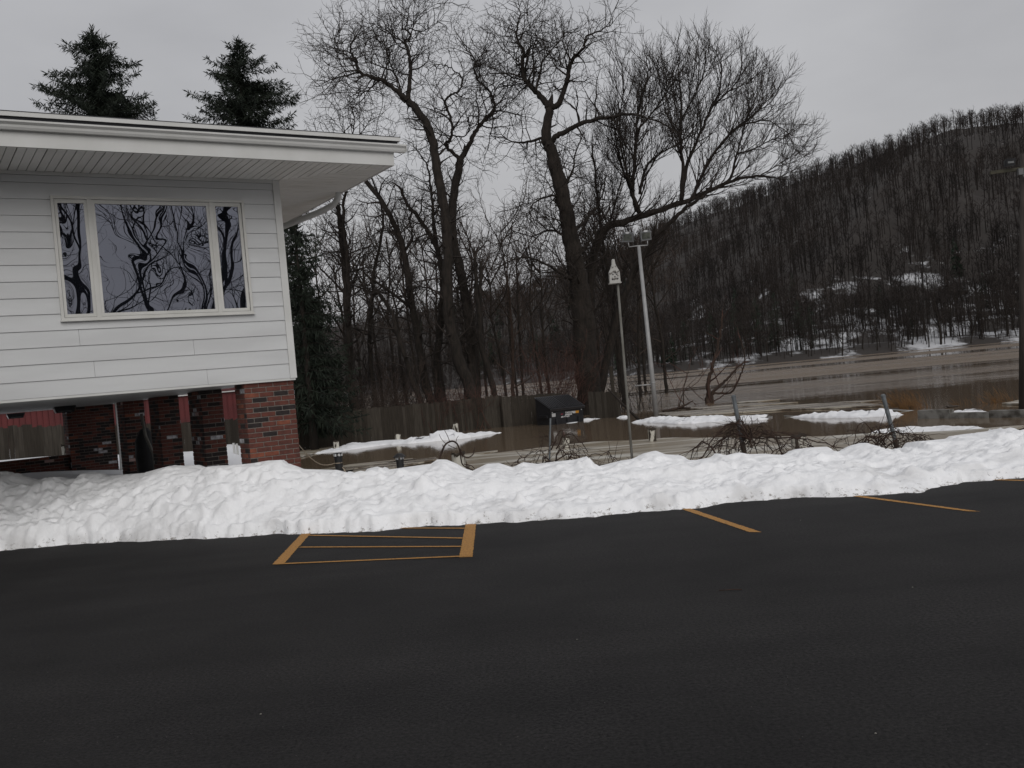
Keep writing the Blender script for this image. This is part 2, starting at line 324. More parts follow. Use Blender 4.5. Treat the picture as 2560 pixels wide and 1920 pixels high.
def ground_h(x,y):
    far=hill(x,y)
    u=x/np.maximum(y,.5)
    land=-1.4+1.5*smooth(-.235,-.30,u)+.35*smooth(-.33,-.52,u)+(fbm(x/3,y/3,3)-.5)*.12
    land=land-1.6*smooth(56,75,y)*smooth(-.42,-.36,u)*0
    shore=np.where(u>-.25, -1.25, land)
    near=land
    near=near+(np.minimum(near,-1.15)-near)*smooth(58,80,y)
    near=near-1.5*smooth(66,95,y)
    lot=np.full(x.shape,-.05)
    k=smooth(13.2,15.5,y)
    nearz=lot*(1-k)+near*k
    t=smooth(120,200,y)
    z=nearz*(1-t)+far*t
    return z
ang=np.concatenate([np.arange(-180,-36,4.0),np.arange(-36,36,.2),np.arange(36,180.1,4.0)])
rad=np.concatenate([[.5,4,8],np.arange(11,60,.6),np.arange(60,240,5),np.arange(240,720,5),np.arange(720,1400,16),[1600,2000,2600,3500]])
A_,Rr=np.meshgrid(np.radians(ang),rad,indexing='ij')
gx,gy=Rr*np.sin(A_),Rr*np.cos(A_)
gz=ground_h(gx,gy); gz=np.where(gy<11,-.05,gz)
struct(npmesh('ground',np.stack([gx,gy,gz],-1).reshape(-1,3),gridfaces(len(ang),len(rad)),M['ground'],smooth=True))
wm=MB(); wm.add([(-3000,14.2,WATER),(3000,14.2,WATER),(3000,3000,WATER),(-3000,3000,WATER)],[(0,1,2,3)])
struct(wm.build('river',M['water']))
am=MB(); am.add([(-70,-60,0),(70,-60,0),(70,13.4,0),(-70,13.4,0)],[(0,1,2,3)])
am.add([(-70,13.4,0),(70,13.4,0),(70,13.4,-1.2),(-70,13.4,-1.2)],[(0,1,2,3)])
struct(am.build('parking_lot',M['asphalt']))
# painted lines: quads on the lot
def ragged(m,pts,z,ox=0,oy=0):
    a,b,c,d=[Vector(p) for p in pts]; n=max(8,int((b-a).length/.025)); o=len(m.v); j=lambda:rng.uniform(-.005,.005)
    for i in range(n+1):
        t=i/n; p=a.lerp(b,t); q=d.lerp(c,t); m.v+=[(p.x+j()+ox,p.y+j()*.5+oy,z),(q.x+j()+ox,q.y+j()*.5+oy,z)]
    for i in range(n): m.f.append((o+2*i,o+2*i+2,o+2*i+3,o+2*i+1)); m.mi.append(0)
def line(pts, label, nm='parking_line'):
    m=MB(); ragged(m,pts,.004)
    return m.build(nm,M['paint'])
def stripe(a,b,wd):
    a=Vector(a); b=Vector(b); d=(b-a).normalized(); n=Vector((-d.y,d.x))*wd/2
    return [(a-n)[:],(b-n)[:],(b+n)[:],(a+n)[:]]
aisle=empty('access_aisle_marking',(-1.5,9.9,0),0,'hatched orange access aisle box painted on the asphalt between two wide lines','road marking')
def al(pts,nm,z):
    m=MB(); ragged(m,[pts[0],pts[3],pts[2],pts[1]] if nm=='side_line' else pts,z,1.5,-9.9); m.build(nm,M['paint'],aisle)
al([(-2.49,9.36),(-2.37,9.34),(-2.56,11.9),(-2.67,11.9)],'side_line',.004)
al([(-.63,8.83),(-.505,8.79),(-.56,11.5),(-.68,11.5)],'side_line',.004)
for a,b in [((-2.45,9.36),(-.52,8.845)),((-2.42,10.28),(-.60,9.38)),((-2.5,11.10),(-.61,9.87)),((-1.9,11.30),(-.62,10.53))]:
    al(stripe(a,b,.05),'hatch_line',.0062)
tag(line([(2.04,8.77),(1.61,11.2),(1.70,11.2),(2.135,8.71)],''),'orange stall line with its end nearest the hatched access aisle','road marking')
tag(line([(4.065,8.82),(3.33,10.95),(3.42,10.95),(4.15,8.745)],''),'orange stall line between the line beside the hatched aisle and the short far line','road marking')
tag(line([(6.5,8.75),(4.96,10.9),(5.05,10.9),(6.59,8.70)],''),'orange stall line farthest from the hatched access aisle','road marking')

# ------------------------------------------------------------------ plowed snow bank
EDGE=np.array([(-30,13.5),(-14,12.6),(-9,12.4),(-6.68,12.21),(-5.62,12.13),(-4.13,11.77),(-2.59,11.27),(-.55,10.77),(.83,10.58),(1.73,10.63),(3.05,10.57),(3.52,10.4),(4.17,10.19),(4.42,10.37),(4.95,10.56),(5.51,10.54),(9,10.5),(30,10.6)])
c2=[(0,770),(60,770),(85,785),(130,780),(165,800),(225,820),(320,825),(345,805),(385,805),(415,825),(555,815),(580,780),(660,775),(700,785),(735,800),(800,795),(870,790),(1000,780),(1080,755),(1200,725),(1250,730),(1380,725),(1420,740),(1500,730),(1600,725),(1690,720),(1765,710),(1850,695),(1950,690),(1985,715)]
c3=[(60,690),(130,720),(330,725),(410,745),(480,725),(560,705),(610,725),(720,710),(790,700),(870,690),(905,665),(960,665),(1020,690),(1060,715),(1110,730),(1190,690),(1260,685),(1340,710),(1400,680),(1480,690),(1560,680),(1700,665),(1770,645),(1800,690),(1830,705)]
c4=[(100,610),(165,600),(230,570),(290,555),(340,575),(420,580),(450,605),(500,605),(580,590),(600,570),(660,580),(720,565),(780,575),(860,572),(950,580),(1010,550),(1090,540),(1190,535),(1225,570),(1290,535),(1360,515),(1420,525),(1490,570),(1530,545),(1580,545),(1630,510),(1800,495),(1830,480),(1900,470),(2060,450),(2090,435),(2110,450),(2160,460),(2212,445)]
SIL=[(x/2.765,900+y/2.765) for x,y in c2]+[(700+x/2.304,860+y/2.304) for x,y in c3]+[(1500+x/2.087,860+y/2.087) for x,y in c4]
cx,cz,cy=[],[],[]
for px,py in SIL:
    D=np.interp(px,[0,300,560,640,760,1000,2560],[14.0,13.4,12.75,12.55,12.65,12.75,12.5])
    P=at(px,py,D); cx.append(P.x); cy.append(P.y); cz.append(P.z)
cx=np.array(cx); o_=np.argsort(cx); cx=cx[o_]; cz=np.array(cz)[o_]; cy=np.array(cy)[o_]
cx=np.concatenate([[-30,-12,-9],cx,[7.2,9,12,30]]); cz=np.concatenate([[.8,.9,.85],cz,[.42,.38,.45,.4]]); cy=np.concatenate([[14.6,14.2,14.1],cy,[12.5,12.5,12.5,12.6]])
def bank_mesh():
    xs=np.concatenate([np.arange(-30,-9,.25),np.arange(-9,8,.03),np.arange(8,30,.25)])
    vs=np.concatenate([np.linspace(0,.04,4),np.linspace(.06,1,96),np.linspace(1.02,2.1,44)])
    e=np.interp(xs,EDGE[:,0],EDGE[:,1])+(fbm(xs*1.7,xs*0+3,4)-.5)*.35+(fbm(xs*9,xs*0+5,3)-.5)*.12
    c=np.interp(xs,cx,cy); h=np.interp(xs,cx,cz)
    kx=np.linspace(-1.1,1.1,23); hs=sum(np.interp(xs+k_,cx,cz) for k_ in kx)/23; cs=sum(np.interp(xs+k_,cx,cy) for k_ in kx)/23; c=cs
    X,V=np.meshgrid(xs,vs,indexing='ij'); E=e[:,None]; Cc=np.maximum(c,e+.8)[:,None]; Hd=h[:,None]; Hs=np.minimum(hs[:,None],1e9)
    H=Hs+(Hd-Hs)*smooth(.62,.97,V)
    es=sum(np.interp(xs+k_,EDGE[:,0],EDGE[:,1]) for k_ in np.linspace(-.7,.7,15))/15
    Es=es[:,None]; E=Es+(E-Es)*(1-smooth(0,.16,V))
    Y=np.where(V<=1,E+(Cc-E)*V,Cc+(V-1)*2.6)
    lip=np.clip(.09+.16*(fbm(xs*.8,xs*0+8,2)-.35),.03,.2)[:,None]
    toe=lip*smooth(0,.075,V)
    fr=toe+(H-lip)*(1-(1-np.clip(V,0,1))**1.25)*smooth(0,.2,V)
    under=X<-3.2
    backfall=np.where(under, H-(H-.02)*smooth(1.0,1.7,V), H-(H+1.35)*smooth(1.0,2.0,V))
    Z=np.where(V<=1,fr,backfall)
    am_=smooth(.02,.2,V)*(1-.72*smooth(.72,.98,V)*(1-smooth(1.0,1.12,V)))
    Z=Z+am_*((fbm(X*.9,Y*1.7,3)-.5)*.20+(fbm(X*3.0+7,Y*6.5,3)-.5)*.075)
    # clods: rounded lumps
    r2=np.random.default_rng(8)
    for i in range(1900):
        a=r2.uniform(-9,8); v=r2.random()**1.3*1.02; e0=np.interp(a,xs,e); c0=max(np.interp(a,xs,c),e0+.8); b=e0+(c0-e0)*v
        rr=r2.uniform(.02,.075)*(1 if r2.random()<.9 else 2.0); hh=rr*r2.uniform(.2,.6)*(.5 if v>.85 else 1)
        i0,i1=np.searchsorted(xs,[a-rr*1.6,a+rr*1.6])
        if i1<=i0: continue
        ca,sa=math.cos(i),math.sin(i); dx=(X[i0:i1]-a); dy=(Y[i0:i1]-b)
        q=((dx*ca+dy*sa)/rr)**2+((-dx*sa+dy*ca)/(rr*r2.uniform(.55,1.4)))**2
        sg=1 if r2.random()<.72 else -.8
        Z[i0:i1]+=sg*hh*np.clip(1-q,0,1)**.8*smooth(0,.05,V[i0:i1])
    Z=Z+am_*((fbm(X*11,Y*13,3)-.5)*.05+(fbm(X*30,Y*30,2)-.5)*.02)
    Z=np.where(V<=0,-.03,Z); Z=np.where((V<1)&(V>0),np.maximum(Z,.012),Z)
    Yd=Y
    tb=cx/cy; tt=(cz-1.6)/cy; oo=np.argsort(tb)
    for it in range(3):
        sl_=np.where((V>.25)&(V<1.35),(Z-1.6)/Yd,-9); im=sl_.argmax(1); ii=np.arange(len(xs)); bc=xs/Yd[ii,im]
        de=np.interp(bc,tb[oo],tt[oo])-sl_.max(1); de=np.clip(de,-.03,.03)
        Z=Z+de[:,None]*Yd*smooth(.35,.92,V)*(1-smooth(1.3,1.9,V))
    return npmesh('snow_bank',np.stack([X,Yd,Z],-1).reshape(-1,3),gridfaces(len(xs),len(vs)),M['snow'],smooth=True)
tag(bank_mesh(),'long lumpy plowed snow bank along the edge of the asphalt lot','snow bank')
# ------------------------------------------------------------------ raised white house
YAW=R(33.02); HX,HY=-2.982,13.30
house=empty('raised_house',(HX,HY,0),YAW,'white sided building raised on brick piers with wide eaves and a picture window','house')
W0,DEP,ZB,ZS=-12.0,13.6,1.884,4.62
WIN=(-2.895,-.512,2.794,4.325)
def hp(s,y,z):
    return Vector((HX+s*math.cos(YAW)-y*math.sin(YAW),HY+s*math.sin(YAW)+y*math.cos(YAW),z))
z=ZB; k=0
while z<4.56:
    z1=min(z+.2,4.575); m=MB()
    def piece(a,b,za,zb):
        t0=(za-z)/.2; t1=(zb-z)/.2; f=lambda t:-.016+.013*t
        m.hexa([(a,f(t0),za),(b,f(t0),za),(b,.02,za),(a,.02,za),(a,f(t1),zb),(b,f(t1),zb),(b,.02,zb),(a,.02,zb)])
    wl,wr,wb,wt=WIN[0]+.04,WIN[1]-.04,WIN[2]+.04,WIN[3]-.04
    g=.0025; jx=-1.2-((k*1.37)%2.6)
    if z1<=wb or z>=wt: piece(W0,jx-.0015,z,z1-g); piece(jx+.0015,-.078,z,z1-g)
    else:
        if z<wb: piece(W0,-.078,z,wb)
        if z1>wt: piece(W0,-.078,wt,z1-g)
        piece(W0,wl,max(z,wb),min(z1-g,wt)); piece(wr,-.078,max(z,wb),min(z1-g,wt))
    m.build('siding_board',M['siding'],house); z+=.2; k+=1
m=MB(); m.box(W0,-.078,-.022,.0,4.576,4.619); m.build('frieze_trim',M['trim'],house)
m=MB(); m.box(-.077,.018,-.026,.07,ZB-.004,4.618); m.build('corner_board',M['trim'],house)
m=MB(); m.box(W0,.0,-.012,.05,1.852,1.8815); m.build('bottom_trim',M['trim'],house)
# side and back walls with courses
m=MB(); z=ZB
while z<4.56:
    z1=min(z+.2,4.575)
    m.hexa([(-.03,.07,z),(.012,.07,z),(.012,DEP,z),(-.03,DEP,z),(-.03,.07,z1-.002),(.002,.07,z1-.002),(.002,DEP,z1-.002),(-.03,DEP,z1-.002)]); z+=.2
m.box(W0,-.03,DEP-.1,DEP,ZB,4.6); m.box(W0-.1,W0,.0,DEP,ZB,4.6)
m.build('side_wall',M['siding'],house)
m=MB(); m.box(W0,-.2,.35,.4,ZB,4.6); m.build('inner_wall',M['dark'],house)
# underside
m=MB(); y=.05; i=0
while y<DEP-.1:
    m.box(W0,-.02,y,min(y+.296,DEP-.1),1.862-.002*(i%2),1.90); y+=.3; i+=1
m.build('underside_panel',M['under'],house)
# window
win=MB(); a,b,c,d=WIN
def fr(mb,x0,x1,z0,z1,wd,y0,y1):
    mb.box(x0,x1,y0,y1,z0,z0+wd); mb.box(x0,x1,y0,y1,z1-wd,z1); mb.box(x0,x0+wd,y0,y1,z0+wd,z1-wd); mb.box(x1-wd,x1,y0,y1,z0+wd,z1-wd)
fr(win,a,b,c,d,.034,-.045,.03)
win.box(a-.012,b+.012,-.06,.0,c-.012,c+.004)
SASH=[(-2.855,-2.485),(-2.432,-.978),(-.932,-.553)]
win.box(-2.485,-2.432,-.036,.03,c+.034,d-.034); win.box(-.978,-.932,-.036,.03,c+.034,d-.034)
wo=win.build('window',M['frame'],house)
PANES=[(-2.82,-2.522),(-2.395,-1.016),(-.897,-.59)]
for (x0,x1),(p0,p1) in zip(SASH,PANES):
    m=MB(); m.box(x0,x1,-.024,.02,2.834,2.872); m.box(x0,x1,-.024,.02,4.24,4.286); m.box(x0,p0,-.024,.02,2.872,4.24); m.box(p1,x1,-.024,.02,2.872,4.24)
    m.build('sash',M['frame'],wo)
    m=MB(); m.box(p0-.01,p1+.01,-.004,.004,2.862,4.25); m.build('pane',M['glass'],wo)
# soffit panels, front (running to the eave) and side
OV,OS=1.11,1.215
pw=.3048
def soffit_panel(x0,x1,front=True):
    m=MB(); n=3; wv=(x1-x0)/n
    for i in range(n):
        g0=.008 if i==0 else .004; g1=.004
        p0,p1=x0+i*wv+g0,x0+(i+1)*wv-g1; zz=ZS+(.0 if i!=1 else .0015)
        if front:
            h=lambda s:0 if s<=0 else -OV*s/OS
            if p0>=OS: continue
            m.hexa([(p0,-OV,zz),(p1,-OV,zz),(p1,min(h(p1),0)-.001,zz),(p0,h(p0)-.001,zz),(p0,-OV,zz+.012),(p1,-OV,zz+.012),(p1,h(p1)-.001,zz+.012),(p0,h(p0)-.001,zz+.012)])
        else:
            h=lambda y:.02 if y>=0 else -OS*y/OV
            m.hexa([(h(p0),p0,zz),(OS,p0,zz),(OS,p1,zz),(h(p1),p1,zz),(h(p0),p0,zz+.012),(OS,p0,zz+.012),(OS,p1,zz+.012),(h(p1),p1,zz+.012)])
    if m.v: m.build('soffit_panel',M['soffit'],house)
x=-pw*33+.02
while x<OS-.02: soffit_panel(x,min(x+pw,OS)); x+=pw
y=-OV
while y<DEP-.1: soffit_panel(y,y+pw,False); y+=pw
m=MB(); m.box(W0,OS,-OV,.02,ZS+.02,ZS+.03); m.box(.03,OS,.02,DEP,ZS+.02,ZS+.03); m.build('soffit_backing',M['dark'],house)
# fascia, gutter, roof
m=MB(); m.box(W0,OS+.03,-OV-.03,-OV-.001,ZS-.004,4.80); m.build('fascia',M['trim'],house)
m=MB(); m.box(OS+.001,OS+.03,-OV+.0,DEP+.3,ZS-.004,4.80); m.build('fascia',M['trim'],house)
g=MB(); prof=[(-OV-.031,4.79),(-OV-.085,4.79),(-OV-.10,4.815),(-OV-.105,4.84),(-OV-.135,4.865),(-OV-.135,4.884),(-OV-.122,4.884),(-OV-.11,4.85),(-OV-.09,4.81),(-OV-.031,4.80)]
xs=[W0,1.32,1.323,1.40]
n=len(prof)
for x in xs: g.v+=[(x,py,pz-(.0015 if x>1.321 else 0)) for py,pz in prof]
for i in range(3):
    for j in range(n): g.f.append((i*n+j,i*n+(j+1)%n,(i+1)*n+(j+1)%n,(i+1)*n+j)); g.mi.append(0)
g.f.append(tuple(range(n))); g.f.append(tuple(range(3*n,4*n))[::-1]); g.mi+=[0,0]
g.box(1.397,1.402,-OV-.135,-OV-.031,4.788,4.882)
g.build('gutter',M['trim'],house)
m=MB(); m.box(W0,OS+.06,-OV-.118,DEP,4.888,4.922); m.build('roof_deck_edge',M['dark'],house)
m=MB(); m.box(W0,OS+.10,-OV-.135,-OV+.05,4.9235,4.972); m.box(OS+.05,OS+.10,-OV+.05,DEP+.3,4.9235,4.972); m.build('roof_edge_trim',M['trim'],house)
m=MB(); m.hexa([(W0,-OV-.139,4.9735),(OS+.104,-OV-.139,4.9735),(OS+.104,DEP+.3,4.9735),(W0,DEP+.3,4.9735),(W0,-OV-.139,4.981),(OS+.104,-OV-.139,4.981),(OS-1.5,DEP/2,5.35),(W0,DEP/2,5.35)])
m.build('roof',M['roof'],house)
# downspout running from the side eave back to the wall
m=MB(); pts=[(1.18,.62,4.66),(1.18,.66,4.55),(1.15,.80,4.47),(1.05,1.1,4.42),(.55,2.6,4.30),(.10,3.9,4.2),(.07,4.0,4.1),(.07,4.0,.1)]
m.tube(pts,[.047]*8,10); m.build('downspout',M['trim'],house,True)
# lamps under the floor
def hloc(P): q=P-Vector((HX,HY,0)); return (q.x*math.cos(YAW)+q.y*math.sin(YAW),-q.x*math.sin(YAW)+q.y*math.cos(YAW))
for s_,y_ in (hloc(gp(161,1024,1.79)),hloc(gp(39,1040,1.79))):
    m=MB(); m.hexa([(s_-.16,y_-.1,1.73),(s_+.16,y_-.1,1.73),(s_+.16,y_+.1,1.73),(s_-.16,y_+.1,1.73),(s_-.19,y_-.12,1.82),(s_+.19,y_-.12,1.82),(s_+.19,y_+.12,1.82),(s_-.19,y_+.12,1.82)])
    m.box(s_-.2,s_+.2,-.13+y_,.13+y_,1.82,1.859)
    lo=m.build('ceiling_lamp',M['black'],house)
    m=MB(); m.hexa([(s_-.168,y_-.09,1.735),(s_-.163,y_-.09,1.73),(s_-.163,y_+.09,1.73),(s_-.168,y_+.09,1.735),(s_-.196,y_-.1,1.815),(s_-.192,y_-.1,1.815),(s_-.192,y_+.1,1.815),(s_-.196,y_+.1,1.815)]); m.build('lamp_side_glass',M['whitep'],lo)
    m=MB(); m.box(s_-.12,s_+.12,y_-.108,y_-.1005,1.742,1.80); m.build('lamp_lens',M['lens'],lo)
# brick piers
brick_cache={}
def brick_mesh(l,h,d,mi):
    key=(round(l,3),round(h,3),round(d,3),mi)
    if key not in brick_cache:
        bm=bmesh.new(); bmesh.ops.create_cube(bm,size=1); bmesh.ops.scale(bm,vec=(l,d,h),verts=bm.verts)
        bmesh.ops.bevel(bm,geom=bm.edges[:],offset=.004,segments=1,affect='EDGES')
        me=bpy.data.meshes.new('brick'); bm.to_mesh(me); bm.free(); me.materials.append(M['bricks'][mi]); brick_cache[key]=me
    return brick_cache[key]
PL,PH,TH=.2032,.0677,.06
def pier(x0,x1,y0,y1,z0,z1,single,seed,name='brick_pier'):
    rb=random.Random(seed); core=MB(); core.box(x0+.006,x1-.006,y0+.006,y1-.006,z0,z1)
    p=core.build(name,M['mortar'],house)
    jm=MB(); n=int((z1-z0)/PH)
    for r in range(n):
        zc=z1-(r+.5)*PH
        for face in 'FLR' if single else 'FLRB':
            a,b=(x0,x1) if face in 'FB' else (y0,y1)
            off=((r+(face in 'LR'))%2)*PL/2
            s=a-off
            while s<b-.02:
                q0,q1=max(s,a)+.005,min(s+PL,b)-.005; s+=PL
                if q1-q0<.03: continue
                mi=rb.choices(range(6),BW if (single and y0<1) else [4,9,9,.8,.7,.1])[0]; pr=rb.uniform(-.0015,.0015)  # behind the front pier, undercroft shade is put into the mix as darker bricks
                c=(q0+q1)/2; l=q1-q0
                vis=zc>.35
                if face=='F': loc=(c,y0+TH/2-.002+pr,zc); rz=0
                elif face=='B': loc=(c,y1-TH/2+.002+pr,zc); rz=0
                elif face=='L': loc=(x0+TH/2-.0025+pr,c,zc); rz=math.pi/2
                else: loc=(x1-TH/2+.0025+pr,c,zc); rz=math.pi/2
                if single and vis:
                    o=link('brick',brick_mesh(l,PH-.011,TH,mi),p); o.location=loc; o.rotation_euler=(0,0,rz)
                else:
                    hx,hy=(l/2,TH/2) if rz==0 else (TH/2,l/2); hz=(PH-.011)/2
                    jm.box(loc[0]-hx,loc[0]+hx,loc[1]-hy,loc[1]+hy,loc[2]-hz,loc[2]+hz,mi)
    if jm.v:
        o=jm.build('brickwork',M['bricks'],p); o['kind']='stuff'
pier(-.72,-.02,.03,.436,-.4,1.856,True,31)
pier(-.52,-.17,2.95,3.72,-.2,1.858,True,5)
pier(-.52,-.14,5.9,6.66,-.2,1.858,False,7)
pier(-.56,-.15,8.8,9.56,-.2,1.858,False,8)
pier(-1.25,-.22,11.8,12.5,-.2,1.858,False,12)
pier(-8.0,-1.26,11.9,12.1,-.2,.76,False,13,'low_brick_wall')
m=MB(); m.box(-.19,-.13,11.72,11.78,-.1,1.858); m.build('corner_strip',M['trim'],house)
# things under the house
tb=MB(); prof=[(.20,0),(.24,.3),(.22,.7),(.17,1.0),(.12,1.18),(.05,1.25)]
for i in range(len(prof)):pass
tb.tube([(.03*math.sin(i*1.7),.02*math.cos(i),z_) for i,(r_,z_) in enumerate(prof)],[r_ for r_,z_ in prof],9)
to=tb.build('wrapped_bundle',M['tarp'],smooth=True); q_=at(366,1120,19.6); to.location=(q_.x,q_.y,.02); tag(to,'black tarp wrapped bundle standing between the brick piers under the house','bundle')
gpm=MB(); gpm.tube([(0,0,1.55),(.04,0,1.1),(.16,0,.75),(.18,0,.4),(.3,0,.0)],[.03]*5,7)
go=gpm.build('flexible_hose',M['greypole'],smooth=True); q_=at(374,1120,19.2); go.location=(q_.x-.1,q_.y,.02); tag(go,'grey flexible hose hanging in front of the wrapped bundle under the house','hose')

# ------------------------------------------------------------------ red metal barn and board fences
bp0,bp1=at(-260,1040,43),at(655,1000,47)
bl=(bp1-bp0).to_2d().length; bang=math.atan2(bp1.y-bp0.y,bp1.x-bp0.x)
barn=empty('red_barn',(bp0.x,bp0.y,0),bang,'long low red ribbed metal barn behind the board fence','barn')
m=MB(); x=0
while x<bl:
    m.box(x,x+.20,0,.04,-.6,2.18); m.hexa([(x+.20,-.0,-.6),(x+.25,-.0,-.6),(x+.25,.04,-.6),(x+.20,.04,-.6),(x+.21,-.03,2.18),(x+.24,-.03,2.18),(x+.24,.04,2.18),(x+.21,.04,2.18)]); x+=.25
m.box(bl-.05,bl,.04,7,-.6,2.18); m.box(0,bl,6.95,7,-.6,2.18); m.box(0,.05,.04,7,-.6,2.18)
m.build('ribbed_wall',M['redmetal'],barn)
m=MB(); m.box(-.2,bl+.2,-.16,-.05,2.19,2.25); m.build('eave_trim',M['trim'],barn)
m=MB(); m.hexa([(-.2,-.2,2.252),(bl+.2,-.2,2.252),(bl+.2,7.2,2.252),(-.2,7.2,2.252),(-.2,-.2,2.262),(bl+.2,-.2,2.262),(bl+.2,3.5,2.75),(-.2,3.5,2.75)]); m.build('roof',M['redmetal'],barn)
plank_cache={}
def fence(pts, label, seed, hgt=1.85, jit=.05, pw_=.146):
    rf=random.Random(seed); o0=Vector((pts[0][0],pts[0][1],0)); f=empty('board_fence',o0,0,label,'fence')
    for (x0,y0,t0),(x1,y1,t1) in zip(pts[:-1],pts[1:]):
        d=Vector((x1-x0,y1-y0,0)); Ln=d.length; a=math.atan2(d.y,d.x); n=int(Ln/pw_)
        for i in range(n):
            u=(i+.5)/n; v=rf.randrange(6)
            if v not in plank_cache:
                rp=random.Random(v+3); hh=hgt+rp.uniform(-.03,.03); wv=.153
                me=MB(); sk=rp.uniform(-.01,.01)
                me.hexa([(-wv/2,-.011,-hh),(wv/2,-.011,-hh),(wv/2,.011,-hh),(-wv/2,.011,-hh),(-wv/2+.006,-.011,sk),(wv/2-.004,-.011,-sk),(wv/2-.004,.011,-sk),(-wv/2+.006,.011,sk)])
                ob=me.build('plank',M['board'] if v<4 else M['board2']); plank_cache[v]=ob.data; bpy.data.objects.remove(ob)
            p=link('plank',plank_cache[v],f); p.location=(x0+d.x*u-o0.x,y0+d.y*u-o0.y,t0+(t1-t0)*u+rf.uniform(-jit,jit)); p.rotation_euler=(rf.uniform(-.02,.02),rf.uniform(-.004,.004),a+rf.uniform(-.05,.05))
        nx,ny=-d.y/Ln,d.x/Ln
        for dz in (-.3,-1.3):
            m=MB(); pp=[]
            for (xx,yy,tt) in ((x0,y0,t0),(x1,y1,t1)):
                for q,zz in ((.02,0),(.06,0),(.06,.09),(.02,.09)): pp.append((xx-o0.x+nx*q,yy-o0.y+ny*q,tt+dz+zz))
            m.add(pp,[(0,1,2,3),(7,6,5,4),(0,4,5,1),(1,5,6,2),(2,6,7,3),(3,7,4,0)]); m.build('rail',M['board'],f)
        for i in range(int(Ln/2.4)+1):
            u=i*2.4/Ln
            m=MB(); cxp,cyp=x0+d.x*u-o0.x+nx*.11,y0+d.y*u-o0.y+ny*.11; tz=t0+(t1-t0)*u
            m.box(cxp-.045,cxp+.045,cyp-.045,cyp+.045,tz-2.3,tz+.02); m.build('post',M['board'],f)
    return f
def fpt(px,D,top): P=at(px,900,D); Q=at(px,900+0,D); return (P.x,P.y,top)
fence([fpt(-260,31,1.6),fpt(40,31.5,1.5),fpt(465,33,1.09),fpt(640,38.5,.95)],'tall weathered board fence behind the raised house in front of the red barn',3)
fence([fpt(640,44,.86),fpt(760,46.5,.78),fpt(1060,49.5,.70),fpt(1245,50.5,.78)],'dark board fence behind the snow mounds overgrown by red vines',4)
fence([fpt(1245,50,.70),fpt(1395,50.2,.62)],'short run of brown board fence just beside the dumpster',5,jit=.03)
fence([fpt(1462,50.5,.52),fpt(1540,49.6,.42)],'low dark board fence standing between the dumpster and the light pole',6,jit=.03)
m=MB(); m.box(-.09,.09,-.09,.09,-1.5,1.75); o=m.build('wooden_post',M['board']); q=at(1530,950,51); o.location=(q.x,q.y,0); tag(o,'tall square wooden post at the end of the low fence past the dumpster','post')

# ------------------------------------------------------------------ dumpster
dq=gp(1379,1063,WATER)
dm=empty('dumpster',(dq.x,dq.y,WATER),R(30),'black steel dumpster with a ribbed sloping lid standing in flood water','dumpster')
DW,DD=1.98,1.35
m=MB(); m.hexa([(0,.1,-.4),(DW,.1,-.4),(DW,DD,-.4),(0,DD,-.4),(0,0,.76),(DW,0,.76),(DW,DD,1.36),(0,DD,1.36)])
m.box(-.04,DW+.04,-.04,.02,.66,.74)
for sx in (.32,.99,1.66): m.box(sx-.04,sx+.04,-.03+.0,.05,-.3,.3)
m.build('body',M['black'],dm)
m=MB(); m.box(-.10,-.001,.25,1.0,.35,.5); m.box(DW+.001,DW+.10,.25,1.0,.35,.5); m.build('fork_pocket',M['black'],dm)
ld=MB(); sl_=math.atan2(.62,DD+.1); cl,sn=math.cos(sl_),math.sin(sl_); LL=math.hypot(.62,DD+.1)
def lp(u,v,wz): return (u,-.08+v*cl-wz*sn,.77+v*sn+wz*cl)
def lbox(u0,u1,v0,v1,w0,w1):
    ld.hexa([lp(u0,v0,w0),lp(u1,v0,w0),lp(u1,v1,w0),lp(u0,v1,w0),lp(u0,v0,w1),lp(u1,v0,w1),lp(u1,v1,w1),lp(u0,v1,w1)])
for hx in (0,1):
    u0=-.05+hx*1.045; u1=u0+1.035
    lbox(u0,u1,0,LL,0,.03); lbox(u0,u1,-.03,0,-.09,.03)
    k=0
    while u0+.06+k*.125<u1-.06:
        lbox(u0+.05+k*.125,u0+.11+k*.125,.06,LL-.1,.031,.075); k+=1
ld.build('lid',M['blackpl'],dm)
def decal(x0,x1,z0,z1,mt,nm):
    f=lambda zz:.1*(1-(zz+.4)/1.16)-.006
    m=MB(); m.hexa([(x0,f(z0),z0),(x1,f(z0),z0),(x1,f(z0)+.004,z0),(x0,f(z0)+.004,z0),(x0,f(z1),z1),(x1,f(z1),z1),(x1,f(z1)+.004,z1),(x0,f(z1)+.004,z1)])
    return m.build(nm,mt,dm)
decal(.08,.30,.40,.57,M['greyp'],'notice_label')
decal(1.36,1.50,.46,.58,M['greyp'],'warning_label'); decal(1.502,1.70,.46,.58,M['amber'],'amber_label')
lg=MB(); lg.add([(.60,.022,.46),(.72,.022,.47),(.86,.022,.55),(.74,.022,.56),(.66,.022,.53)],[(0,1,2,3,4)]); lg.build('emblem',M['redp'],dm)
for txt,x_,z_,sz in (('TAYLOR',.88,.49,.13),('GARBAGE',.86,.405,.095),('607-797-5277',.62,.315,.092)):
    c=bpy.data.curves.new('lettering','FONT'); c.body=txt; c.size=sz; c.extrude=.001; c.offset=.0025
    to_=bpy.data.objects.new('lettering',c); COL.objects.link(to_); dg=bpy.context.evaluated_depsgraph_get()
    me=bpy.data.meshes.new_from_object(to_.evaluated_get(dg)); bpy.data.objects.remove(to_); me.materials.clear(); me.materials.append(M['whitep'])
    o=link('lettering',me,dm); o.location=(x_,.1*(1-(z_+.4)/1.16)-.008,z_); o.rotation_euler=(R(90)-.086*0,0,0)
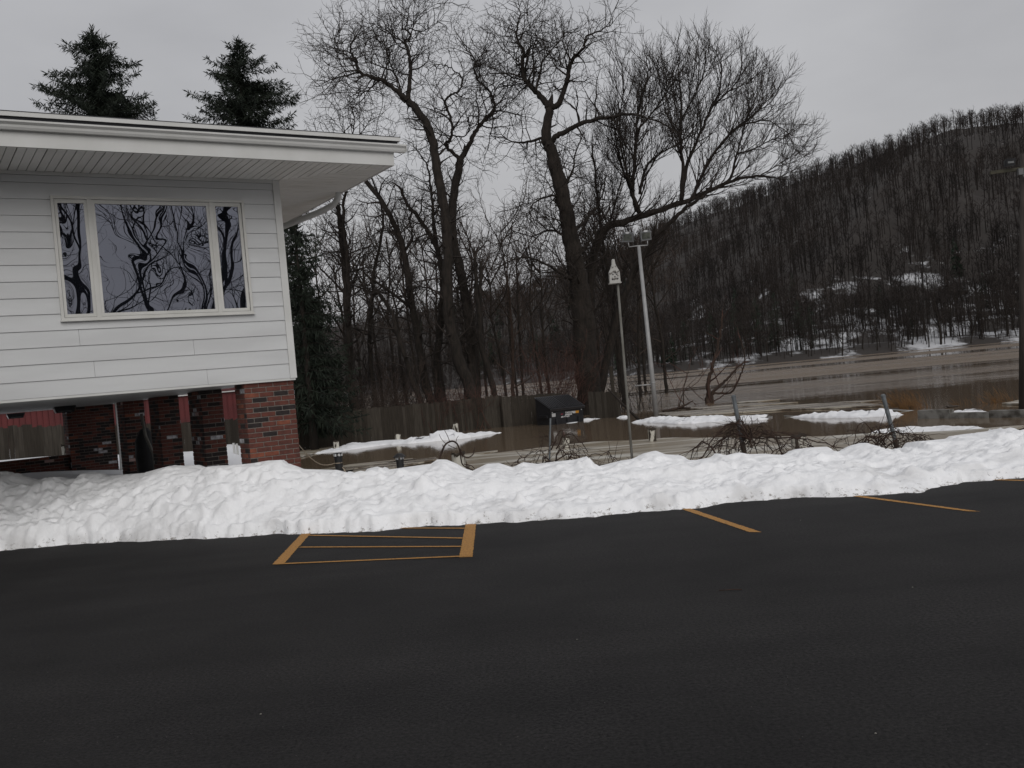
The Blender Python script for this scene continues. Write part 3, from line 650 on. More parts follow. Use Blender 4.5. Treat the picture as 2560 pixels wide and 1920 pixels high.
for x_ in (.1,1.85):
    m=MB(); m.lathe([(.03,0),(.03,.015)],10); o=m.build('reflector',M['greyp'],dm); o.location=(x_,.0,.62); o.rotation_euler=(R(90),0,0)
print('house done')
# ------------------------------------------------------------------ trees
def vrand(r): 
    while True:
        v=Vector((r.uniform(-1,1),r.uniform(-1,1),r.uniform(-1,1)))
        if .05<v.length<1: return v.normalized()
class Segs:
    def __init__(s): s.a=[]
    def seg(s,p,q,r0,r1): s.a.append((p.x,p.y,p.z,q.x,q.y,q.z,r0,r1))
    def arrays(s):
        A=np.array(s.a,float).reshape(-1,8); P,Q=A[:,:3],A[:,3:6]; d=Q-P; d/=np.maximum(np.linalg.norm(d,axis=1,keepdims=True),1e-6)
        ref=np.where(np.abs(d[:,2:3])>.8,np.array([[1.,0,0]]),np.array([[0,0,1.]])); u=np.cross(d,ref); u/=np.linalg.norm(u,axis=1,keepdims=True); v=np.cross(d,u)
        V=[]
        for base,r in ((P,A[:,6:7]),(Q,A[:,7:8])):
            for k in range(3):
                t=2*math.pi*k/3; V.append(base+(u*math.cos(t)+v*math.sin(t))*r)
        tip=A[:,7]<=0; full=~tip
        Vf=np.stack([v[full] for v in V],1).reshape(-1,3); n=int(full.sum()); o=np.arange(n)[:,None]*6
        T=[np.concatenate([o+np.array([[k,(k+1)%3,3+(k+1)%3]]) for k in range(3)]+[o+np.array([[k,3+(k+1)%3,3+k]]) for k in range(3)])]
        Vt=np.stack([V[0][tip],V[1][tip],V[2][tip],Q[tip]],1).reshape(-1,3); o2=np.arange(int(tip.sum()))[:,None]*4+len(Vf)
        T.append(np.concatenate([o2+np.array([[k,(k+1)%3,3]]) for k in range(3)]))
        return np.concatenate([Vf,Vt]),np.concatenate(T)
    def build(s,name,mt,parent=None,off=None):
        V,Fq=s.arrays()
        if off is not None: V=V-np.array(off)
        return npmesh(name,V,Fq,mt,parent)
STY={'locust':dict(w=.40,ang=(40,80),up=.06,l1=(1.4,4.4),sp1=.46,l2=(.6,2.0),sp2=.30,l3=(.3,.8),sp3=.25),
     'maple':dict(w=.13,ang=(22,48),up=.14,l1=(1.8,4.6),sp1=.34,l2=(.7,2.0),sp2=.26,l3=(.35,1.0),sp3=.23),
     'coarse':dict(w=.25,ang=(30,65),up=.08,l1=(1.5,3.5),sp1=.8,l2=(.6,1.6),sp2=.5,l3=(.4,.9),sp3=.4)}
def grow(S_,r,p,d,L_,r0,lev,st,rm):
    rmin=rm*(1.9,1.15,.72)[lev-1]
    n=max(2,int(L_/(.42 if lev==1 else .30 if lev==2 else .30))); step=L_/n; sp=st['sp%d'%(lev+1)] if lev<3 else None
    acc=r.random()*(sp or 1)
    for i in range(n):
        d=(d+vrand(r)*st['w']+Vector((0,0,st['up']))).normalized(); q=p+d*step
        ra=r0*(1-.8*i/n); rb=r0*(1-.8*(i+1)/n); S_.seg(p,q,max(ra,rmin)*(1.25 if lev==3 and i==n-1 else 1),-1 if lev==3 and i==n-1 else max(rb,rmin*.7)); p=q
        if sp and (i>0 or lev>1):
            acc+=step
            while acc>=sp:
                acc-=sp; a=R(r.uniform(*st['ang'])); t=vrand(r); t=(t-d*t.dot(d)).normalized()
                nd=(d*math.cos(a)+t*math.sin(a)).normalized(); lo,hi=st['l%d'%(lev+1)]
                grow(S_,r,p,nd,r.uniform(lo,hi)*(1-.45*i/n),max(rb*.6,rmin*.6),lev+1,st,rm)
def catmull(pts,sub=4):
    out=[]
    for i in range(len(pts)-1):
        p0=pts[max(i-1,0)];p1=pts[i];p2=pts[i+1];p3=pts[min(i+2,len(pts)-1)]
        for k in range(sub):
            t=k/sub; out.append(.5*((2*p1)+(p2-p0)*t+(2*p0-5*p1+4*p2-p3)*t*t+(3*p1-p0-3*p2+p3)*t**3))
    out.append(pts[-1]); return out
def px_tree(name,D,limbs,label,style,seed,mats=('bark','twig'),dens=1.0,group=None,sub=True,rmin=.0115,start=.22):
    """limbs: (list of (px,py), r0 m, r1 m, depth shift along limb, makes twigs)"""
    r=random.Random(seed); st=dict(STY[style]); st['sp1']/=dens
    base=at(*limbs[0][0][0],D); base.z=-1.5
    root=empty(name,base,0,label,'tree',group)
    tr=MB(); tw=Segs()
    for pts,r0,r1,dd,twg,ds in limbs:
        n=len(pts); P=[at(px,py,D+ds+dd*i/(n-1)) for i,(px,py) in enumerate(pts)]
        if limbs[0][0] is pts or pts[0][1]>960: P=[Vector((P[0].x,P[0].y,-1.5))]+P
        C=catmull(P,5)
        for i in range(1,len(C)-1): C[i]=C[i]+vrand(r)*(.05 if r0>.12 else .03)
        m_=len(C); rad_=[(r0+(r1-r0)*(i/(m_-1))**.8)*(1+r.uniform(-.08,.08)) for i in range(m_)]
        tr.tube([c-base for c in C],rad_,9 if r0>.1 else 6)
        if twg:
            tot=0; acc=r.random()*st['sp1']; lens=[(C[i+1]-C[i]).length for i in range(m_-1)]; T=sum(lens); s0=start*T if r0>.12 else 0
            for i in range(m_-1):
                tot+=lens[i]
                if tot<s0: continue
                acc+=lens[i]*twg
                d=(C[i+1]-C[i]).normalized()
                while acc>=st['sp1']:
                    acc-=st['sp1']; a=R(r.uniform(*st['ang'])); t=vrand(r); t=(t-d*t.dot(d)).normalized(); nd=(d*math.cos(a)+t*math.sin(a)).normalized()
                    f=1-.66*tot/T; lo,hi=st['l1']
                    grow(tw,r,C[i+1],nd,r.uniform(lo,hi)*f,min(max(rad_[i]*.5,.03),.075),1,st,rmin)
            grow(tw,r,C[-1],(C[-1]-C[-2]).normalized(),r.uniform(*st['l1'])*.26,max(r1,.01),1,st,rmin)
    tr.build('trunk',M[mats[0]],root,True); tw.build('twigs',M[mats[1]],root,base)['kind']='stuff'
    return root
def Lb(pts,r0,r1,dd=0,tw=1,ds=0): return (pts,r0,r1,dd,tw,ds)
# left locust, two stems crowning above the eave
px_tree('locust_tree',55,[
 Lb([(1183,999),(1149,904),(1127,821),(1118,743),(1120,640),(1116,560),(1107,501),(1092,424),(1080,347),(1061,301),(1030,262),(1011,247)],.40,.20,0,.5),
 Lb([(1011,247),(991,227),(953,200),(899,181),(891,154),(880,135),(876,112),(890,90)],.16,.03,-2),
 Lb([(1018,250),(1022,216),(1026,166),(1020,127),(1012,104),(1026,90),(1014,69),(1022,39),(1008,18)],.15,.02,2),
 Lb([(1005,240),(999,216),(984,181),(960,170),(930,158),(905,135)],.08,.02,3),
 Lb([(950,200),(920,225),(895,240),(870,262)],.06,.015,-2),
 Lb([(899,181),(860,190),(825,200),(800,215)],.06,.015,-1),
 Lb([(1016,110),(990,95),(965,75),(940,60)],.05,.015,1),
 Lb([(1022,70),(1050,78),(1075,70),(1100,52)],.045,.012,-1),
 Lb([(891,154),(860,135),(835,105),(850,80)],.05,.012,2),
 Lb([(984,181),(970,140),(955,110),(935,95)],.05,.012,-2)],
 'tall crooked locust with a bent trunk whose crown leans out above the white eave','locust',1,dens=2.5)
px_tree('locust_tree',57,[
 Lb([(1188,985),(1172,804),(1157,708),(1140,630),(1130,571),(1134,501),(1146,424),(1151,401)],.34,.22,0,.45),
 Lb([(1151,401),(1177,355),(1188,332),(1211,297),(1234,278),(1232,247),(1219,224),(1196,201),(1184,170),(1188,150),(1169,127),(1155,110)],.16,.02,2),
 Lb([(1149,401),(1142,390),(1119,370),(1117,356),(1130,339),(1126,293),(1113,258),(1122,239),(1146,228),(1155,200),(1134,174),(1107,162),(1090,168)],.13,.02,-2),
 Lb([(1234,278),(1262,279),(1300,287)],.06,.02,1),
 Lb([(1232,247),(1245,215),(1270,200),(1300,190)],.05,.015,2),
 Lb([(1184,170),(1200,140),(1225,125)],.04,.012,1),
 Lb([(1130,339),(1160,340),(1178,315),(1165,305)],.05,.015,-1),
 Lb([(1119,370),(1095,350),(1070,345)],.05,.015,-1)],
 'crooked locust with a forked trunk and snaking upper limbs beside the leaning one','locust',2,dens=2.5)
px_tree('locust_tree',58,[
 Lb([(1079,1017),(1058,934),(1045,847),(1027,743),(1010,630),(997,587),(966,522),(914,451),(880,420)],.34,.11,0,.7),
 Lb([(1036,778),(1010,756),(958,717),(916,687),(905,660)],.12,.04,-2),
 Lb([(1010,630),(1030,590),(1025,540),(1040,500)],.1,.03,2),
 Lb([(997,587),(960,575),(930,590)],.07,.02,-1),
 Lb([(914,451),(930,420),(960,400),(975,370)],.07,.02,1)],
 'dark locust trunk slanting up from the fence towards the eave corner','locust',3,dens=1.7)
px_tree('locust_tree',56.5,[
 Lb([(1053,1017),(1027,938),(1010,882),(990,821),(979,782),(949,734),(930,742),(918,790),(905,860)],.20,.06,0,.5),
 Lb([(949,734),(925,700),(919,687)],.06,.03,0)],
 'thin dark locust trunk that bends over in an arch behind the fence','locust',4)
px_tree('locust_tree',59,[
 Lb([(1101,1017),(1092,912),(1103,778),(1107,708),(1097,639),(1071,582),(1040,535),(1023,517),(1000,470)],.30,.08,0,.7),
 Lb([(1097,639),(1085,560),(1078,480),(1070,420),(1040,370)],.14,.03,2),
 Lb([(1107,708),(1135,650),(1150,600)],.1,.03,1)],
 'locust trunk standing close behind the forked locust with a limb bending left','locust',5,dens=1.7)
px_tree('snag_tree',56,[
 Lb([(1235,986),(1205,869),(1196,778),(1190,700),(1188,643)],.22,.10,0,.25),
 Lb([(1198,790),(1201,720),(1203,660)],.12,.09,0,.2)],
 'broken topped snag with two splintered stubs between the locusts and the big trunk','coarse',6,dens=.8)
px_tree('locust_tree',62,[
 Lb([(885,990),(875,934),(867,743),(858,630),(849,543),(841,509),(838,470)],.32,.10,0,.7),
 Lb([(870,800),(872,700),(862,600),(858,540),(864,480),(880,440)],.18,.06,-2),
 Lb([(864,735),(830,700),(800,670),(785,645)],.10,.03,1),
 Lb([(860,480),(862,420),(880,345),(885,300),(876,262)],.09,.02,0,1.3),
 Lb([(880,345),(905,330),(925,300)],.05,.015,0,1.3),
 Lb([(880,350),(850,335),(830,355)],.05,.015,0,1.2)],
 'twin stemmed locust with ivy dark trunk half hidden behind the house corner','locust',7,dens=1.6)
px_tree('locust_tree',64,[
 Lb([(935,985),(925,860),(930,760),(936,674),(958,565),(950,500),(925,440)],.20,.05,0,1),
 Lb([(932,745),(965,700),(1000,660)],.08,.03,1)],
 'slender locust trunk between the twin stemmed tree and the arched one','locust',8)
px_tree('young_tree',60,[
 Lb([(1283,999),(1281,847),(1275,780),(1270,708),(1268,640)],.16,.03,0,.9),
 Lb([(1281,847),(1305,820),(1330,790)],.05,.02,1),Lb([(1278,800),(1255,770),(1235,750)],.05,.02,-1)],
 'small straight young tree alone between the snag and the big trunk','coarse',9,mats=('bark2','twigb'),dens=1.2)
# the big tree by the dumpster
px_tree('big_tree',56,[
 Lb([(1472,985),(1463,880),(1456,780),(1448,717),(1436,650),(1427,600),(1408,501),(1389,417),(1373,366),(1366,339),(1373,270)],.85,.26,0,.35),
 Lb([(1373,270),(1362,255),(1339,228),(1315,201),(1304,162),(1308,131),(1294,100),(1292,69),(1300,39),(1297,12)],.22,.02,2),
 Lb([(1373,270),(1393,262),(1412,220),(1423,174),(1435,143),(1458,123),(1466,93),(1501,77),(1531,58)],.20,.02,-2),
 Lb([(1339,228),(1350,185),(1356,154),(1377,127),(1400,100),(1420,70)],.09,.015,1),
 Lb([(1377,355),(1393,339),(1431,320),(1477,301),(1528,293),(1560,286),(1599,289),(1645,305),(1699,332)],.19,.03,-3),
 Lb([(1362,343),(1319,355),(1281,355),(1254,336)],.10,.02,2),
 Lb([(1400,490),(1373,490),(1339,505),(1315,540)],.09,.02,-2),
 Lb([(1440,700),(1413,691),(1374,665),(1309,643),(1244,669)],.12,.03,-3),
 Lb([(1435,580),(1470,545),(1500,500),(1515,440)],.13,.03,3),
 Lb([(1405,480),(1430,430),(1440,380),(1460,330)],.10,.02,1),
 Lb([(1425,600),(1380,575),(1330,590),(1280,575)],.09,.02,2),
 Lb([(1448,640),(1480,590),(1505,540)],.09,.03,1),
 Lb([(1304,162),(1280,140),(1262,115)],.05,.012,1),Lb([(1292,90),(1320,75),(1345,45)],.05,.012,-1),
 Lb([(1315,201),(1285,195),(1262,185)],.05,.012,2),
 Lb([(1423,174),(1400,165),(1385,140)],.05,.012,2)],
 'massive old tree with a thick ivy wrapped trunk right behind the dumpster','locust',10,dens=2.5)
px_tree('maple_tree',58,[
 Lb([(1480,985),(1478,850),(1474,740),(1487,625),(1514,571),(1560,555),(1630,532),(1699,509),(1765,482),(1819,455),(1890,441),(1940,445)],.42,.05,0,.5),
 Lb([(1500,985),(1540,800),(1580,690),(1611,636),(1638,590),(1680,552),(1719,517),(1760,490)],.30,.08,-3,.6),
 Lb([(1591,528),(1576,474),(1553,413),(1541,355),(1535,300)],.12,.03,2),
 Lb([(1599,532),(1582,478),(1588,386),(1591,328),(1599,262),(1613,216),(1620,175),(1616,150)],.15,.02,1),
 Lb([(1599,486),(1615,417),(1653,382),(1696,359),(1730,330)],.10,.02,-2),
 Lb([(1703,509),(1707,424),(1703,347),(1703,251),(1696,193),(1700,145)],.14,.02,0),
 Lb([(1703,500),(1721,401),(1753,328),(1780,266),(1800,224),(1804,175),(1802,150)],.13,.02,2),
 Lb([(1730,501),(1757,432),(1788,378),(1842,320),(1888,305),(1925,303),(1975,335)],.12,.02,-2),
 Lb([(1765,474),(1819,455),(1842,386),(1858,328),(1878,270),(1900,225)],.10,.015,1),
 Lb([(1842,320),(1880,290),(1915,255),(1945,220)],.07,.012,2),
 Lb([(1780,266),(1820,230),(1848,195),(1856,165)],.07,.012,-2),
 Lb([(1591,328),(1640,270),(1680,210),(1720,180)],.07,.012,2),
 Lb([(1582,478),(1555,380),(1550,300),(1560,220),(1552,175)],.08,.012,-2),
 Lb([(1700,347),(1665,280),(1650,210),(1645,170)],.07,.012,2),
 Lb([(1703,300),(1740,230),(1760,180),(1763,150)],.07,.012,-1),
 Lb([(1900,440),(1940,415),(1968,398)],.05,.01,0),
 Lb([(1945,445),(1965,435),(1985,424)],.045,.01,1),
 Lb([(1842,386),(1890,370),(1930,350),(1960,345)],.06,.01,1)],
 'wide spreading tree with long limbs sweeping right over the floodlight pole','maple',12,dens=1.3)
px_tree('maple_tree',66,[
 Lb([(1560,985),(1548,880),(1530,760),(1520,680),(1500,560),(1490,450),(1480,360)],.25,.05,0,1),
 Lb([(1530,760),(1560,680),(1600,640),(1660,600)],.1,.03,2), Lb([(1510,600),(1540,500),(1560,420)],.1,.02,-2)],
 'upright bare tree behind the birdhouse pole with fine ascending twigs','maple',13,dens=1.0)
# leaning sapling in the flood, and small ones
px_tree('leaning_sapling',56.5,[
 Lb([(1768,1012),(1770,985),(1772,956),(1780,922),(1788,890),(1800,840),(1806,790)],.19,.05,0,.4),
 Lb([(1778,988),(1804,961),(1824,941),(1842,920),(1860,907)],.10,.05,0,.5),
 Lb([(1782,986),(1820,984),(1838,968),(1848,945),(1858,920),(1862,895),(1850,845)],.08,.03,-1,.5)],
 'crooked dead tree with two limbs bowed out low over the river','coarse',14,mats=('bark2','twigr'),dens=1.5,rmin=.004)
px_tree('sapling',55,[
 Lb([(1698,1020),(1706,985),(1716,945),(1722,925)],.05,.012,0,.7), Lb([(1708,985),(1725,960),(1745,940)],.03,.01,0,.6), Lb([(1708,985),(1722,1000),(1745,1012)],.03,.01,0,.3)],
 'thin twiggy sapling rising from the ice beside the floodlight pole','coarse',15,mats=('bark2','twigr'),dens=1.0)
BGT=[(905,92,520,1),(985,88,470,2),(1045,95,450,3),(1105,84,520,4),(1215,90,500,5),(1255,80,560,6),(1310,86,520,7),(1345,95,470,8),(1500,88,420,9),(1610,92,450,10),(1655,84,520,11),(785,86,520,12),(875,78,560,13),(950,82,540,14),(1010,76,600,15),(1080,98,480,16),(1160,80,600,17),(1195,94,470,18),(1285,98,440,19),(1370,82,560,20),(1450,96,430,21),(1540,98,400,22),(1600,80,560,23),(820,96,480,24)]
BGL=['grey bare tree far behind the arched locust','pale twiggy tree behind the slanting locust trunk','tall twiggy tree showing between the two left locust trunks','bare tree right behind the forked locust','thin bare tree behind the broken snag','small bare tree just past the snag','bare tree behind the young straight tree','tall bare tree left of the massive trunk behind its low limb','bare tree behind the massive trunk on the river side','bare tree beyond the floodlight pole heads','bare tree under the sweeping limb of the spreading tree','bare tree behind the drooping spruce','short bare tree just behind the twin stemmed locust','bushy bare tree behind the thin arched trunk','low bare tree close behind the slanting trunk','tall pale tree rising far behind the forked locust','low bushy tree behind the forked locust foot','tall bare tree seen above the broken snag','tall far tree between the young tree and the massive trunk','bushy tree just in front of the far hill left of the massive trunk','tall far tree seen over the massive trunk fork','tall far tree above the birdhouse','low bushy tree behind the floodlight pole','tall grey tree between the spruce and the twin stemmed locust']
for (px,D,ty,sd_),lb in zip(BGT,BGL):
    r_=random.Random(900+sd_); hy=946-(px-1280)*.091; k=lambda f:hy+30+(ty-hy-30)*f; dr=r_.uniform(-18,18); wv=lambda f:px+(k(f)-hy)*-.091*0+(k(f)-hy)*.091+dr*f+r_.uniform(-6,6)
    main=[(wv(f),k(f)) for f in (0,.25,.45,.6,.75)]
    limbs=[Lb(main,.17,.06,0,.6)]
    for q in range(6):
        f0=r_.uniform(.3,.75); sgn=(-1)**q; L_=r_.uniform(40,95); x0=wv(f0)-dr*0; y0=k(f0)
        limbs.append(Lb([(np.interp(y0,[m_[1] for m_ in main][::-1],[m_[0] for m_ in main][::-1]),y0),(x0+sgn*L_*.35,y0-L_*.6),(x0+sgn*L_*.6,y0-L_*1.2),(x0+sgn*L_*.7,y0-L_*1.8)],.07,.02,r_.uniform(-3,3),.8))
    px_tree('background_tree',D,limbs,lb,'coarse',950+sd_,mats=('bark','twigb'),dens=2.2,rmin=.013)
# shrubs
def shrub(px,D,h,n,spread,label,seed,mt='twigb',group=None,z0=-1.1,lean=0,fine=1.0):
    r=random.Random(seed); b=at(px,960,D); b.z=z0
    root=empty('bare_shrub',b,0,label,'shrub',group); tw=Segs(); st=dict(STY['coarse']); st['sp2']=.34/fine; st['sp3']=.26/fine; st['l3']=(.25,.7)
    for i in range(n):
        p=b+Vector((r.uniform(-.45,.45)*spread,r.uniform(-.3,.3)*spread,0)); d=Vector((r.uniform(-.5,.5)+lean,r.uniform(-.5,.5),1)).normalized()
        grow(tw,r,p,d,h*r.uniform(.55,1.05),.018,1,st,.0055)
    tw.build('stems',M[mt],root,b)['kind']='stuff'; return root
G1='brown thicket shrubs behind the fence'
for i,px in enumerate([735,775,812,850,890,925,965,1000]):
    shrub(px,54+rng.uniform(-1,4),rng.uniform(2.6,4.2),26,2.2,'dense brown bare shrub in the thicket behind the dark board fence',40+i,'twigb',G1)
for i,px in enumerate([745,790,830,870,905,945,985,1015,1045,1090,1130]):
    shrub(px,66+rng.uniform(-2,4),rng.uniform(4.5,7.5),23,3.0,'taller grey brown bare shrub under the locust trunks',60+i,'twig','tall shrubs under the locusts')
for i,(px,D,h,n) in enumerate([(1075,49.6,1.9,16),(1110,50,1.9,18),(1150,50.2,1.8,18),(1190,50.4,2.2,16),(1228,51.5,2.4,18)]):
    shrub(px,D,h,n,1.6,'reddish vine tangle hanging over the dark board fence','%d'%(70+i),'twigr','red vine tangles on the fence',z0=-.9)
for i,(px,D,h,n) in enumerate([(1362,54,4.4,22),(1392,54.5,5.0,24),(1420,54,4.0,18)]):
    shrub(px,D,h,n,1.4,['reddish bare shrub standing farthest from the massive old trunk','tallest reddish bare shrub beside the massive old trunk','shortest reddish bare shrub directly against the massive old trunk'][i],'%d'%(80+i),'twigr','red shrubs by the old tree')
for i,(px,D,h,n) in enumerate([(1255,53,1.6,14),(1300,54,1.5,14),(1340,54,1.4,14)]):
    shrub(px,D,h,n,2.0,'low twiggy shrub leaning over the water behind the dumpster fence','%d'%(90+i),'twigb','low shrubs behind the dumpster fence',fine=.7)
for i,(px,D,h,n) in enumerate([(1560,54,2.6,12),(1590,56,3.2,12),(1615,57,3.0,10),(1540,55,3.2,10)]):
    shrub(px,D,h,n,1.6,'sparse twiggy shrub at the water edge behind the birdhouse pole','%d'%(100+i),'twig','sparse shrubs behind the birdhouse pole',fine=.7)
# ivy sprays round the old trunk
r_=random.Random(77); tw=Segs(); st=dict(STY['coarse']); bb=at(1462,880,56); 
for i in range(90):
    py=r_.uniform(720,985); px=np.interp(py,[600,717,880,985],[1427,1448,1463,1472])+r_.uniform(-32,34); p=at(px,py,55.2+r_.uniform(-.1,1.4)); grow(tw,r_,p,Vector((r_.uniform(-1,1),-.5,r_.uniform(-.3,.8))).normalized(),r_.uniform(.6,1.6),.012,2,st,.005)
iv=tw.build('climbing_vine',M['twigb'],None,bb); iv.location=bb; tag(iv,'bare climbing vine sprays clinging to the massive old trunk','vine')

# conifers
def conifer(name,base,H,wid,label,seed,mt='needle',dens=1.0,group=None,pw_=1.0,droop=.5,cap=99):
    r=random.Random(seed); root=empty(name,base,0,label,'tree',group)
    tr=MB(); tr.tube([(0,0,0),(0,0,H*.5),(0,0,H)],[H*.017,H*.01,.02],7); tr.build('trunk',M['bark'],root,True)
    V=[];Fq=[]; tw=Segs()
    def spray(p,d,l,wd):
        t=vrand(r); s=d.cross(t)
        if s.length<.05: return
        s=s.normalized()*wd; o=len(V); m_=p+d*l*.45
        V.extend([p[:],(m_+s)[:],(p+d*l)[:],(m_-s)[:]]); Fq.append((o,o+1,o+2,o+3))
    z=H*.10
    while z<H*.985:
        t=(H-z)/H; Lb_=min(cap,wid*min(1,(t**pw_)*1.15+.03))
        for k in range(max(3,int(5*dens*min(1,.45+t)))):
            a=r.uniform(0,2*math.pi); L_=Lb_*r.uniform(.5,1.12); d=Vector((math.cos(a),math.sin(a),.32 if t<.25 else .05)); p=Vector((0,0,z+r.uniform(-.15,.15)))
            n=max(3,int(L_/.22)); st_=L_/n; up=-.05 if t>.2 else .03
            for i in range(n):
                f=i/n; d2=(d+Vector((0,0,-.40*math.sin(f*2.2)+1.15*max(0,f-.5)))+vrand(r)*.12).normalized(); q=p+d2*st_
                tw.seg(p,q,.02*(1-f)+.006,.015*(1-f)+.005)
                for j in range(int((9 if t<.5 else 6)*dens)+1):
                    o_=vrand(r); h=Vector((o_.x*.75,o_.y*.75,-droop-abs(o_.z)*.5 if r.random()<.62 else .25)).normalized()
                    spray(p+(q-p)*r.random(),(h+d2*.45).normalized(),r.uniform(.22,.55)*(.8+.5*(1-f)),r.uniform(.02,.04))
                p=q
            spray(p,d2,.35,.04)
        z+=r.uniform(.26,.46)/dens
    for i in range(26):
        a=r.uniform(0,6.3); spray(Vector((0,0,H-r.uniform(0,.9))),Vector((math.cos(a)*.5,math.sin(a)*.5,.8)).normalized(),r.uniform(.25,.45),.035)
    npmesh('needles',V,Fq,M[mt],root)['kind']='stuff'; tw.build('boughs',M['bark'],root)['kind']='stuff'
    return root
def cbase(px,py,D,z0):
    P=at(px,py,D); return Vector((P.x,P.y,z0)),P.z-z0
b_,h_=cbase(228,66,60,0); conifer('spruce_tree',b_,h_,11.5,'broad dark spruce rising above the roof at the open end of the eave',1,pw_=.82,dens=1.55,cap=3.7)
b_,h_=cbase(590,98,62,0); conifer('spruce_tree',b_,h_,11.5,'narrower dark spruce above the roof beside the locust crowns',2,pw_=.8,dens=1.5,cap=3.5)
b_,h_=cbase(730,500,44,-1); conifer('spruce_tree',b_,h_,2.3,'dark drooping spruce close beside the corner of the white house',3,pw_=.55,dens=1.2,droop=.8)
b_,h_=cbase(775,740,52,-1); conifer('spruce_tree',b_,h_,2.0,'lower dark spruce filling in under the drooping one by the house corner',4,pw_=.5,dens=1.1,droop=.7)

# ------------------------------------------------------------------ far bank trees and the wooded hill
def generic(seed,H,style='coarse',crook=.10,fine=False):
    r=random.Random(seed); tr=MB(); tw=Segs(); st=dict(STY[style]); st.update(sp1=.9,l1=(2.0,4.6),sp2=.6,l2=(.9,2.2),sp3=.55,l3=(.5,1.2))
    if fine: st.update(sp1=.7,sp2=.30,sp3=.30,l3=(.3,.9))
    def limb(p,d,L_,r0,lev):
        n=max(4,int(L_/1.2)); C=[p]; 
        for i in range(n): d=(d+vrand(r)*crook+Vector((0,0,.04))).normalized(); C.append(C[-1]+d*(L_/n))
        rad_=[r0*(1-.72*i/n) for i in range(n+1)]; tr.tube(C,rad_,6)
        for i in range(max(1,int(n*(.38 if lev==0 else .15))),n+1):
            if lev<2 and r.random()<(.75 if lev==0 else .45):
                t=vrand(r); t=(t-d*t.dot(d)).normalized(); a=R(r.uniform(25,55)); limb(C[i],(d*math.cos(a)+t*math.sin(a)+Vector((0,0,.15))).normalized(),L_*r.uniform(.3,.55),rad_[i]*.7,lev+1)
            t=vrand(r); t=(t-d*t.dot(d)).normalized(); a=R(r.uniform(25,60)); grow(tw,r,C[i],(d*math.cos(a)+t*math.sin(a)).normalized(),r.uniform(1.5,3.5),.02 if fine else .03,2 if lev else 1,st,.0085 if fine else .012)
    limb(Vector((0,0,-1)),Vector((r.uniform(-.15,.15),0,1)).normalized(),H*.8,H*.016,0)
    a=tr.build('trunk',M['bark'],None,True); b=tw.build('twigs',M['twig']); da,db=a.data,b.data
    bpy.data.objects.remove(a); bpy.data.objects.remove(b); return da,db
GEN=[generic(200+i,H,crook=c) for i,(H,c) in enumerate([(15,.10),(13,.16),(17,.08),(12,.2),(14,.13)])]+[generic(231,13,crook=.17,fine=True),generic(236,14,crook=.13,fine=True)]
def put(gen,loc,rz,sc,label,group,tilt=0,nm='bare_tree'):
    root=empty(nm,loc,rz,label,'tree',group); root.scale=(sc,)*3; root.rotation_euler=(tilt,0,rz)
    link('trunk',GEN[gen][0],root); link('twigs',GEN[gen][1],root)['kind']='stuff'; return root
rb_=random.Random(9)
def bankpoint(px,off=0):
    r=ray(px,960); t=np.linspace(150,1200,2000); d=bankdist(r.x*t,r.y*t); i=int(np.argmax(d>off)); return Vector((r.x*t[i],r.y*t[i],0))
spots=[1660,1690,1735,1800,1830,1880,1925,1985,2035,2075,2110,2165,2200,2236,2262,2290,2330,2360,2392,2436,2466,2500,2528,2552,2590,2640]
for i,px in enumerate(spots):
    P=bankpoint(px,rb_.uniform(1,9)); zz=float(hill(np.array([P.x]),np.array([P.y]))[0])
    put(i%5,(P.x,P.y,zz),rb_.uniform(0,6.28),rb_.uniform(.8,1.25),'bare riverside tree standing in snow on the far bank','bare trees along the far bank',rb_.uniform(-.12,.12))
for i,(px,off,h) in enumerate([(1790,14,15),(1850,16,17),(1905,13,18),(1955,15,19),(2010,13,16),(1720,18,13),(2040,20,14)]):
    P=bankpoint(px,off); zz=float(hill(np.array([P.x]),np.array([P.y]))[0])
    conifer('pine_tree',(P.x,P.y,zz-.3),h,3.6,'dark green pine among the bare trees on the far bank',300+i,'needle2',.55,'pines on the far bank',.6,.2)
# trees behind the photographer, mirrored in the window
for i,(x,y,sc,g) in enumerate([(14.5,-12.5,1.1,5),(22,-9,1.15,6),(9,-18,1.1,5),(27,-17,1.2,6),(19,-24,1.1,5),(17.5,-16,1.25,6),(26,-11,1.0,5),(11,-12,.85,6)]):
    put(g,(x,y,-.05),i*1.3,sc,'bare roadside tree mirrored in the picture window','trees mirrored in the window')
